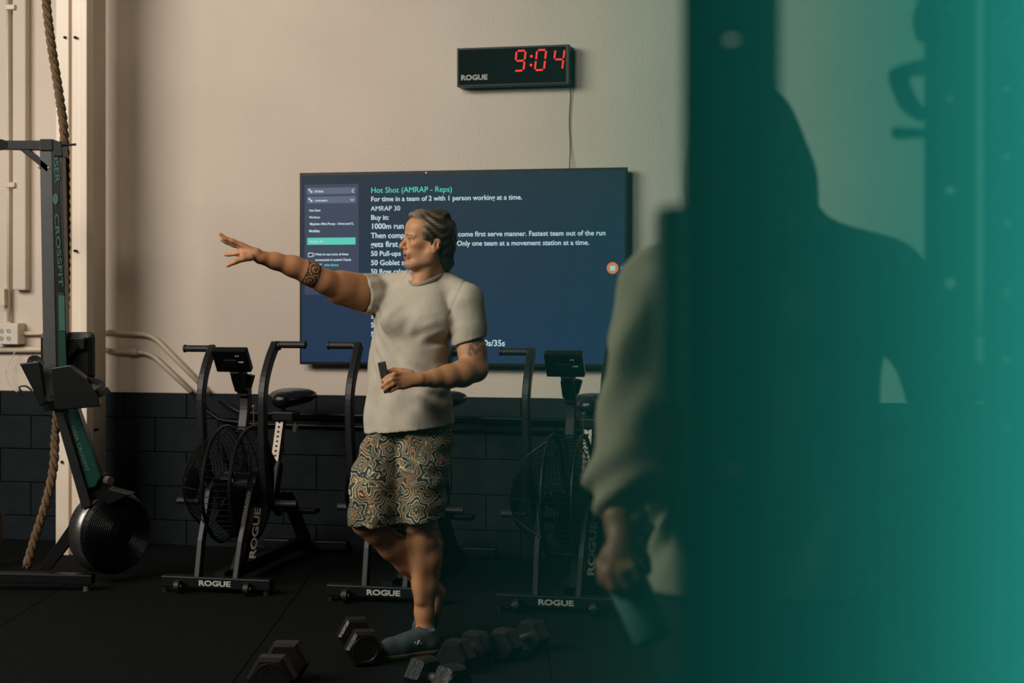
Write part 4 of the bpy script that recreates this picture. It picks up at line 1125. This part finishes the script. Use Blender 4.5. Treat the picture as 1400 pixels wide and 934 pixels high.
# shorts
def shorts_mat():
    m = bpy.data.materials.new('patterned_cloth'); m.use_nodes = True; nt = m.node_tree; N = nt.nodes; Lk = nt.links; p = N['Principled BSDF']
    p.inputs['Roughness'].default_value = .8; p.inputs['Specular IOR Level'].default_value = .2
    tc = N.new('ShaderNodeTexCoord')
    nz = N.new('ShaderNodeTexNoise'); nz.inputs['Scale'].default_value = 14; Lk.new(tc.outputs['Object'], nz.inputs['Vector'])
    mx = N.new('ShaderNodeMix'); mx.data_type = 'VECTOR'; mx.inputs['Factor'].default_value = .035
    Lk.new(tc.outputs['Object'], mx.inputs['A']); Lk.new(nz.outputs['Color'], mx.inputs['B'])
    vo = N.new('ShaderNodeTexVoronoi'); vo.inputs['Scale'].default_value = 10.5; vo.inputs['Randomness'].default_value = .75; Lk.new(mx.outputs['Result'], vo.inputs['Vector'])
    # angle about the cell centre gives petals
    sc_ = N.new('ShaderNodeVectorMath'); sc_.operation = 'SUBTRACT'; Lk.new(mx.outputs['Result'], sc_.inputs[0]); Lk.new(vo.outputs['Position'], sc_.inputs[1])
    sx = N.new('ShaderNodeSeparateXYZ'); Lk.new(sc_.outputs[0], sx.inputs[0])
    at = N.new('ShaderNodeMath'); at.operation = 'ARCTAN2'; Lk.new(sx.outputs[2], at.inputs[0]); Lk.new(sx.outputs[0], at.inputs[1])
    m6 = N.new('ShaderNodeMath'); m6.operation = 'MULTIPLY'; m6.inputs[1].default_value = 6; Lk.new(at.outputs[0], m6.inputs[0])
    cs = N.new('ShaderNodeMath'); cs.operation = 'COSINE'; Lk.new(m6.outputs[0], cs.inputs[0])
    ma = N.new('ShaderNodeMath'); ma.operation = 'MULTIPLY_ADD'; ma.inputs[1].default_value = .16; ma.inputs[2].default_value = 1.0; Lk.new(cs.outputs[0], ma.inputs[0])
    dm = N.new('ShaderNodeMath'); dm.operation = 'MULTIPLY'; Lk.new(vo.outputs['Distance'], dm.inputs[0]); Lk.new(ma.outputs[0], dm.inputs[1])
    rg = N.new('ShaderNodeMath'); rg.operation = 'MULTIPLY'; rg.inputs[1].default_value = 2.3; Lk.new(dm.outputs[0], rg.inputs[0])
    pg_ = N.new('ShaderNodeMath'); pg_.operation = 'PINGPONG'; pg_.inputs[1].default_value = 1.0; Lk.new(rg.outputs[0], pg_.inputs[0])
    r1 = N.new('ShaderNodeValToRGB'); r1.color_ramp.interpolation = 'CONSTANT'
    stops = [(0, (35, 42, 42)), (.08, (146, 96, 62)), (.15, (205, 180, 140)), (.20, (52, 92, 92)), (.36, (28, 38, 38)), (.42, (200, 172, 132)), (.48, (140, 92, 58)), (.58, (150, 132, 104)), (.64, (38, 50, 50)), (.72, (96, 130, 118)), (.80, (205, 182, 146)), (.86, (60, 62, 56)), (.94, (40, 52, 52))]
    e = r1.color_ramp.elements
    e[0].position, e[0].color = stops[0][0], srgb(*stops[0][1]); e[1].position, e[1].color = stops[1][0], srgb(*stops[1][1])
    for s_, c_ in stops[2:]: n_ = e.new(s_); n_.color = srgb(*c_)
    Lk.new(pg_.outputs[0], r1.inputs[0])
    hs = N.new('ShaderNodeHueSaturation'); hs.inputs['Saturation'].default_value = 1.05; hs.inputs['Value'].default_value = .95
    s2 = N.new('ShaderNodeSeparateColor'); Lk.new(vo.outputs['Color'], s2.inputs[0])
    mv = N.new('ShaderNodeMapRange'); mv.inputs['To Min'].default_value = .55; mv.inputs['To Max'].default_value = 1.15; Lk.new(s2.outputs[0], mv.inputs[0]); Lk.new(mv.outputs[0], hs.inputs['Value'])
    Lk.new(r1.outputs[0], hs.inputs['Color']); Lk.new(hs.outputs[0], p.inputs['Base Color'])
    return m
f = Field((-.72, 6.14, .50), (-.10, 6.78, 1.06), .0046)
def X(px): return Q(px, 0, MY)[0]
f.loft([ZP(712), ZP(703), ZP(650), ZP(600), ZP(560)], [X(512.5), X(512.5), X(515), X(529), X(545)], [6.335, 6.34, 6.385, 6.46, 6.47], [.088, .088, .090, .084, .08], [.112, .112, .108, .095, .08], yaw=yaw, k=.01)
f.loft([ZP(713), ZP(705), ZP(650), ZP(600), ZP(560)], [X(572), X(572), X(577), X(580), X(575)], [6.40, 6.40, 6.41, 6.43, 6.45], [.101, .101, .104, .112, .12], [.108, .108, .112, .118, .12], yaw=yaw, k=.016)
def sfold(x, y, z):
    u = (x - MO[0]) * .82 - (y - MO[1]) * .57
    return .0045 * np.sin(u * 60 + 8 * (z - .8) + 1.5 * np.sin(z * 18)) + .0035 * np.sin((z + .8 * u) * 75 + 2 * np.sin(u * 22)) + .002 * vnoise(x, y, z, 50, 7)
f.displace(sfold)
f.cut((0, 0, ZP(702.5)), (.06, 0, -1))
f.loft([ZP(716), ZP(690)], [X(512.5)] * 2, [6.34] * 2, [.070] * 2, [.088] * 2, yaw=yaw, k=.002, op='-')
f.loft([ZP(716), ZP(690)], [X(572)] * 2, [6.40] * 2, [.083] * 2, [.088] * 2, yaw=yaw, k=.002, op='-')
f.mesh('shorts', shorts_mat(), man, MO, None, 1)

# shoes
def shoe(heel, toe, name_lo, lift=0, pitch=0.0, mark=True):
    heel, toe = np.array(heel, float), np.array(toe, float); D = toe - heel; Ln = np.linalg.norm(D); D /= Ln
    Sd = np.cross(D, [0, 0, 1.]); Sd /= np.linalg.norm(Sd); U = np.cross(Sd, D)
    W = lambda a, b_, d: heel + D * a * Ln + Sd * b_ + U * d
    f = Field(heel - .12 + D * 0 + np.minimum(D * Ln, 0), heel + .14 + np.maximum(D * Ln, 0), .0036)
    fl_ = (U, .8)
    f.chain([W(.12, 0, .045), W(.35, .004, .045), W(.62, 0, .040), W(.80, .0, .036), W(.93, 0, .030)], [.036, .036, .043, .041, .030], k=.02)
    f.cap(W(.10, 0, .05), W(.14, 0, .085), .034, .034, k=.02); f.cap(W(.22, 0, .085), W(.50, 0, .062), .033, .034, k=.02)
    f.cap(W(.14, 0, .14), W(.17, 0, .075), .034, .030, k=.004, op='-')
    f.cut(W(0, 0, .012), -U)
    up_ = f.mesh('shoe', M['shoe'], man, MO, None, 1)
    f = Field(heel - .12 + np.minimum(D * Ln, 0), heel + .14 + np.maximum(D * Ln, 0), .0036)
    f.chain([W(.10, 0, .02), W(.35, .003, .02), W(.62, 0, .022), W(.80, .0, .024), W(.95, 0, .026)], [.036, .035, .045, .044, .031], k=.02)
    f.cut(W(0, 0, .018), U); f.cut(W(0, 0, .0), -U)
    f.mesh('sole', M['sole'], up_, MO, None, 1)
    for k in range(5):
        t = .34 + .07 * k; h_ = .122 - .07 * (t - .22)
        c = B(); tube(c, [Vector(W(t, -.026, h_ - .020) - MO), Vector(W(t + .015, 0, h_ - .022 + .006) - MO), Vector(W(t, .026, h_ - .020) - MO)], .0028, 6); obj('lace', c, M['lace'], up_)
    if mark:
        c = B(); tube(c, [Vector(W(.33, s_, .052) - MO) for s_ in (-.041,)] + [Vector(W(.37, -.042, .068) - MO), Vector(W(.40, -.043, .050) - MO), Vector(W(.44, -.044, .062) - MO)], .0030, 6); obj('shoe_mark', c, M['logo_white'], up_)
    return up_
M['shoe'] = mat('shoe_mesh', srgb(48, 60, 60), .75, var=.2, scale=60, bump=.3, bscale=250)
M['sole'] = mat('gum_sole', srgb(96, 74, 50), .7, var=.1)
M['lace'] = mat('lace', srgb(38, 46, 46), .8)
hl = np.array(G(596, 896)); hl[2] = .010; tl = np.array(G(517, 905)); tl[2] = .010
shoe(hl, tl, 'shoe')
tt_ = np.array(P(588, 858, 6.62)); tt_[2] = .012; hl2 = Q(606, 809, 6.70)
shoe(hl2, tt_ + (hl2 - tt_) * -.02 + np.array((-.03, -.06, 0)), 'shoe', mark=False)

# the phone he holds
c = B(); Rp = Matrix.Rotation(math.radians(-12), 3, 'Y')
box(c, Vector(Q(526, 516, 6.135)), (.032, .012, .125), Rp, bev=.004)
o = obj('phone', c, M['plastic_grey'] if 'plastic_grey' in M else mat('phone_body', srgb(52, 50, 46), .4), loc=None); tag(o, 'small dark grey phone held upright in the man\'s left hand', 'phone')
bo_ = V(*Q(526, 516, 6.135))
for v in o.data.vertices: v.co -= bo_
o.location = bo_
# ------------------------------------------------------------------ hooded person seen from behind
HY = 2.93
hp = empty('person', (P(1050, 600, HY).x, HY, .008), label='out-of-focus person in a taupe hooded sweatshirt seen from behind, holding a bottle', cat='person')
HO = np.array(hp.location)
f = Field((.10, 2.55, -.01), (1.02, 3.25, 1.90), .0065)
sy = HY
hc2 = Q(1030, 205, 2.86); H2, R2 = head(f, hc2, (-.05, 1., -.05), (0, 0, 1.), 1.0)
f.cap(H2(-.03, 0, -.06), Q(1035, 320, HY), .055, .06, k=.02)
f.loft([.86, 1.0, 1.2, 1.42, 1.5], [Q(1048, 0, HY)[0]] * 5, [HY] * 5, [.15, .14, .15, .16, .08], [.10, .10, .11, .10, .07], k=.02)
# left arm hanging, hand round the bottle
aS, aE, aW = Q(905, 395, 2.93), Q(872, 560, 2.90), Q(848, 708, 2.78)
f.chain([Q(960, 380, HY), aS, Q(884, 480, 2.92), aE, Q(855, 640, 2.85), aW], [.06, .058, .050, .044, .042, .030], k=.02)
f.cap(aW, Q(851, 728, 2.77), .028, .027, k=.01, flat=((0, 1, 0), .8))
for (x, y, Y) in ((838, 755, 2.73), (845, 760, 2.725), (853, 762, 2.725), (861, 760, 2.735)): f.cap(Q(851, 724, 2.77), Q(x, y, Y), .022, .0125, k=.012)
for pts, rr in [([(833, 752, 2.74), (822, 772, 2.72), (824, 793, 2.71), (838, 806, 2.71)], [.0120, .0108, .0098, .0085]),
                ([(841, 760, 2.73), (833, 782, 2.70), (838, 804, 2.69), (852, 816, 2.695)], [.0120, .0108, .0098, .0085]),
                ([(852, 763, 2.73), (849, 784, 2.695), (856, 802, 2.69), (867, 808, 2.695)], [.0115, .0104, .0094, .0080]),
                ([(861, 760, 2.735), (864, 778, 2.70), (872, 792, 2.695), (880, 794, 2.70)], [.0105, .0094, .0086, .0072]),
                ([(858, 735, 2.77), (872, 748, 2.80), (882, 764, 2.82), (886, 782, 2.82)], [.0150, .0122, .0108, .0090])]:
    f.chain([Q(*p) for p in pts], rr, k=.005)
# right arm
bS, bE, bW = Q(1222, 400, 2.93), Q(1284, 530, 2.96), Q(1322, 530, 3.12)
f.chain([Q(1130, 380, HY), bS, bE], [.06, .058, .046], k=.02); f.chain([bE, bW], [.043, .03], k=.02)
f = f
hz = HO[2]
for s in (-1, 1):
    x0 = HO[0] + s * .10
    f.chain([(x0, HY, .90), (x0 + s * .02, HY + .01, .50), (x0 + s * .03, HY, .10)], [.10, .062, .042], k=.02)
    f.chain([(x0 + s * .03, HY - .03, .055), (x0 + s * .05, HY + .16, .04)], [.038, .03], k=.02)
skin2 = lambda v: np.tile(lin(138, 96, 66), (len(v), 1)) * (1 + .08 * vnoise(v[:, 0], v[:, 1], v[:, 2], 40, 1)[:, None])
f.mesh('body', m_skin, hp, HO, skin2, 1)
m_hood = mat('sweatshirt_cloth', srgb(156, 146, 120), .85, var=.08, scale=10, bump=.15, bscale=200, spec=.15)
f = Field((.10, 2.60, .80), (1.06, 3.32, 2.0), .0068)
Z2 = lambda py: CAM_Z - (py - HOR) / F_PX * HY
x2 = lambda px: Q(px, 0, HY)[0]
f.loft([Z2(815), Z2(800), Z2(700), Z2(600), Z2(500), Z2(420), Z2(385), Z2(350), Z2(318), Z2(295)],
       [x2(v) for v in (1046, 1046, 1048, 1050, 1052, 1056, 1060, 1052, 1042, 1035)], [HY] * 10,
       [.214, .222, .214, .208, .21, .222, .226, .19, .14, .105], [.135, .14, .135, .13, .132, .135, .13, .12, .105, .09], k=.02, p=2.4)
f.cap(Q(1000, 350, HY), Q(905, 392, HY), .065, .075, k=.04); f.cap(Q(1090, 345, HY), Q(1215, 392, HY), .06, .072, k=.04)
f.chain([aS, Q(884, 480, 2.92), aE, Q(858, 640, 2.85), Q(852, 688, 2.80)], [.080, .076, .070, .062, .046], k=.02)
f.ell(Q(848, 655, 2.83), (.066, .062, .05), k=.03); f.chain([Q(852, 680, 2.805), Q(849, 704, 2.79)], [.037, .034], k=.008)
f.chain([bS, Q(1258, 455, 2.945), bE], [.076, .070, .062], k=.02); f.chain([bE, Q(1326, 520, 3.10)], [.062, .040], k=.02)
f.chain([Q(1046, 800, HY)] * 2, [.01, .01])
f.ell(Q(1019, 222, 2.85), (.108, .145, .150), k=.03); f.ell(Q(1026, 262, 2.87), (.120, .135, .12), k=.04); f.ell(Q(1040, 318, 2.84), (.125, .11, .05), k=.04); f.cap(Q(1080, 322, HY), Q(1205, 368, HY), .045, .05, k=.05)
f.ell(Q(1010, 165, 2.86), (.055, .11, .06), k=.05)
f.ell(Q(1028, 215, 3.02), (.085, .10, .125), k=.012, op='-')
def hf(x, y, z):
    u = x - HO[0]
    arm = (x < Q(912, 0, HY)[0])
    d = .009 * np.sin((z * 1.0 + (y - HY) * .9 - u * .9) * 48 + 3.2 * np.sin(z * 11 + 1)) * np.clip(.55 + .45 * np.sin(z * 23 + 2), 0, 1) * arm
    d += .006 * np.sin(u * 42 + 2 * np.sin(z * 9)) * np.exp(-((z - 1.1) / .3) ** 2) * (~arm)
    return d + .003 * vnoise(x, y, z, 28, 3)
f.displace(hf)
f.cut((0, 0, Z2(805)), (0, 0, -1))
f.mesh('hooded_sweatshirt', m_hood, hp, HO, None, 2)
f = Field((.20, 2.65, .0), (1.0, 3.2, .98), .009)
for s in (-1, 1):
    x0 = HO[0] + s * .095
    f.chain([(x0, HY, .93), (x0 + s * .02, HY + .01, .50), (x0 + s * .035, HY, .10)], [.118, .088, .066], k=.03)
f.loft([.82, .97], [HO[0]] * 2, [HY] * 2, [.19, .19], [.12, .12], k=.02)
f.displace(lambda x, y, z: .006 * np.sin(z * 40 + 5 * x + 2 * np.sin(x * 30)) * (z < .75))
f.cut((0, 0, .085), (0, 0, -1))
f.mesh('trousers', mat('dark_trousers', srgb(26, 28, 30), .85, spec=.15), hp, HO, None, 1)
for s in (-1, 1):
    x0 = HO[0] + s * .135; f = Field((x0 - .1, HY - .14, -.01), (x0 + .12, HY + .26, .18), .006)
    f.chain([(x0, HY - .05, .045), (x0 + s * .01, HY + .06, .045), (x0 + s * .03, HY + .18, .036)], [.042, .044, .034], k=.02); f.cap((x0, HY - .02, .06), (x0, HY, .12), .045, .045, k=.02)
    f.cut((0, 0, .008), (0, 0, -1)); f.mesh('shoe', M['shoe'], hp, HO, None, 1)

# bottle in the hand
bt = empty('drinking_bottle', tuple(Q(880, 830, 2.72)), label='clear drinking bottle half full of teal drink, in the hooded person\'s left hand', cat='bottle')
a0, a1 = Q(893, 877, 2.70), Q(858, 795, 2.75); axb = (a1 - a0); Lb = np.linalg.norm(axb); axb /= Lb; org = V(*(a0 - np.array(bt.location)))
m_glass = bpy.data.materials.new('clear_plastic'); m_glass.use_nodes = True; pg = m_glass.node_tree.nodes['Principled BSDF']
pg.inputs['Transmission Weight'].default_value = .55; pg.inputs['Roughness'].default_value = .15; pg.inputs['IOR'].default_value = 1.2; pg.inputs['Base Color'].default_value = srgb(120, 165, 155)
c = B(); lathe(c, [(0, 0), (.030, 0), (.033, .004), (.0355, .06), (.037, Lb), (.0355, Lb), (.034, .06), (.031, .007), (0, .007)], org, axb, 32); obj('cup', c, m_glass, bt, smooth=True)
c = B(); lathe(c, [(0, .008), (.0305, .008), (.0335, .06), (0, .06)], org, axb, 32); obj('drink', c, mat('teal_drink', srgb(25, 165, 150), .15), bt)
c = B(); lathe(c, [(.037, Lb - .002), (.039, Lb), (.039, Lb + .016), (.03, Lb + .022), (.014, Lb + .024), (.013, Lb + .04), (0, Lb + .042)], org, axb, 28); obj('lid', c, M['plastic'], bt)

# ------------------------------------------------------------------ third person, beyond the right rack posts
TY = 5.0
tp = empty('person', (P(1450, 600, TY).x, TY, .008), label='distant person at the right edge raising a sleeved forearm behind the rack posts', cat='person')
TO = np.array(tp.location); tx = TO[0]
f = Field((tx - .42, TY - .35, -.01), (tx + .42, TY + .35, 1.86), .0095)
Hh, _ = head(f, (tx, TY - .02, 1.66), (-.9, .3, 0), (0, 0, 1.), 1.0)
f.cap(Hh(-.03, 0, -.06), (tx, TY, 1.45), .055, .065, k=.02)
f.loft([.9, 1.2, 1.42, 1.48], [tx] * 4, [TY] * 4, [.14, .15, .16, .09], [.10, .11, .10, .07], k=.02)
tE, tW = Q(1345, 432, TY), Q(1364, 338, TY)
f.chain([(tx - .16, TY, 1.42), tE, tW, Q(1366, 322, TY)], [.06, .044, .028, .026], k=.02)
for (x, y, dx) in ((1362, 305, -3), (1366, 303, 0), (1370, 305, 2), (1374, 309, 4)): f.cap(Q(1366, 322, TY), Q(x, y, TY), .014, .010, k=.006)
f.cap(Q(1368, 325, TY), Q(1378, 318, TY - .02), .013, .010, k=.006)
f.chain([(tx + .17, TY, 1.42), (tx + .22, TY, 1.12), (tx + .20, TY - .06, .88), (tx + .20, TY - .07, .78)], [.055, .042, .028, .024], k=.02)
for s in (-1, 1): f.chain([(tx + s * .09, TY, .92), (tx + s * .11, TY, .5), (tx + s * .12, TY, .09), (tx + s * .13, TY - .14, .04)], [.09, .06, .04, .03], k=.02)
f.mesh('body', m_skin, tp, TO, skin2, 1)
f = Field((tx - .16, TY - .16, 1.55), (tx + .16, TY + .16, 1.86), .006)
f.ell(Hh(-.022, 0, .036), (.100, .084, .084), k=.01); f.ell(Hh(-.06, 0, -.02), (.055, .070, .07), k=.02); f.ell(Hh(.115, 0, -.03), (.090, .10, .095), k=.008, op='-'); f.ell(Hh(.02, 0, -.11), (.09, .10, .085), k=.008, op='-')
f.displace(lambda x, y, z: .003 * vnoise(x, y, z, 90, 4))
f.mesh('hair', mat('dark_hair', srgb(34, 28, 22), .6, var=.2), tp, TO, None, 1)
f = Field((tx - .42, TY - .35, .8), (tx + .42, TY + .35, 1.56), .0095)
f.loft([.86, 1.0, 1.2, 1.4, 1.47, 1.52], [tx] * 6, [TY] * 6, [.18, .175, .175, .185, .15, .08], [.13, .125, .13, .125, .10, .075], k=.02)
f.chain([(tx - .16, TY, 1.42), tE, Q(1362, 350, TY)], [.075, .062, .040], k=.02); f.chain([(tx + .17, TY, 1.42), (tx + .22, TY, 1.12), (tx + .20, TY - .05, .90)], [.072, .056, .04], k=.02)
f.displace(lambda x, y, z: .005 * np.sin((z + x * .8) * 80 + 2 * np.sin(z * 20)))
f.mesh('sweatshirt', m_hood, tp, TO, None, 1)
f = Field((tx - .3, TY - .3, .0), (tx + .3, TY + .3, .95), .0095)
for s in (-1, 1): f.chain([(tx + s * .09, TY, .88), (tx + s * .11, TY, .5), (tx + s * .12, TY, .1)], [.11, .08, .06], k=.03)
f.cut((0, 0, .07), (0, 0, -1)); f.mesh('trousers', mat('black_trousers', srgb(22, 24, 26), .85, spec=.15), tp, TO, None, 1)
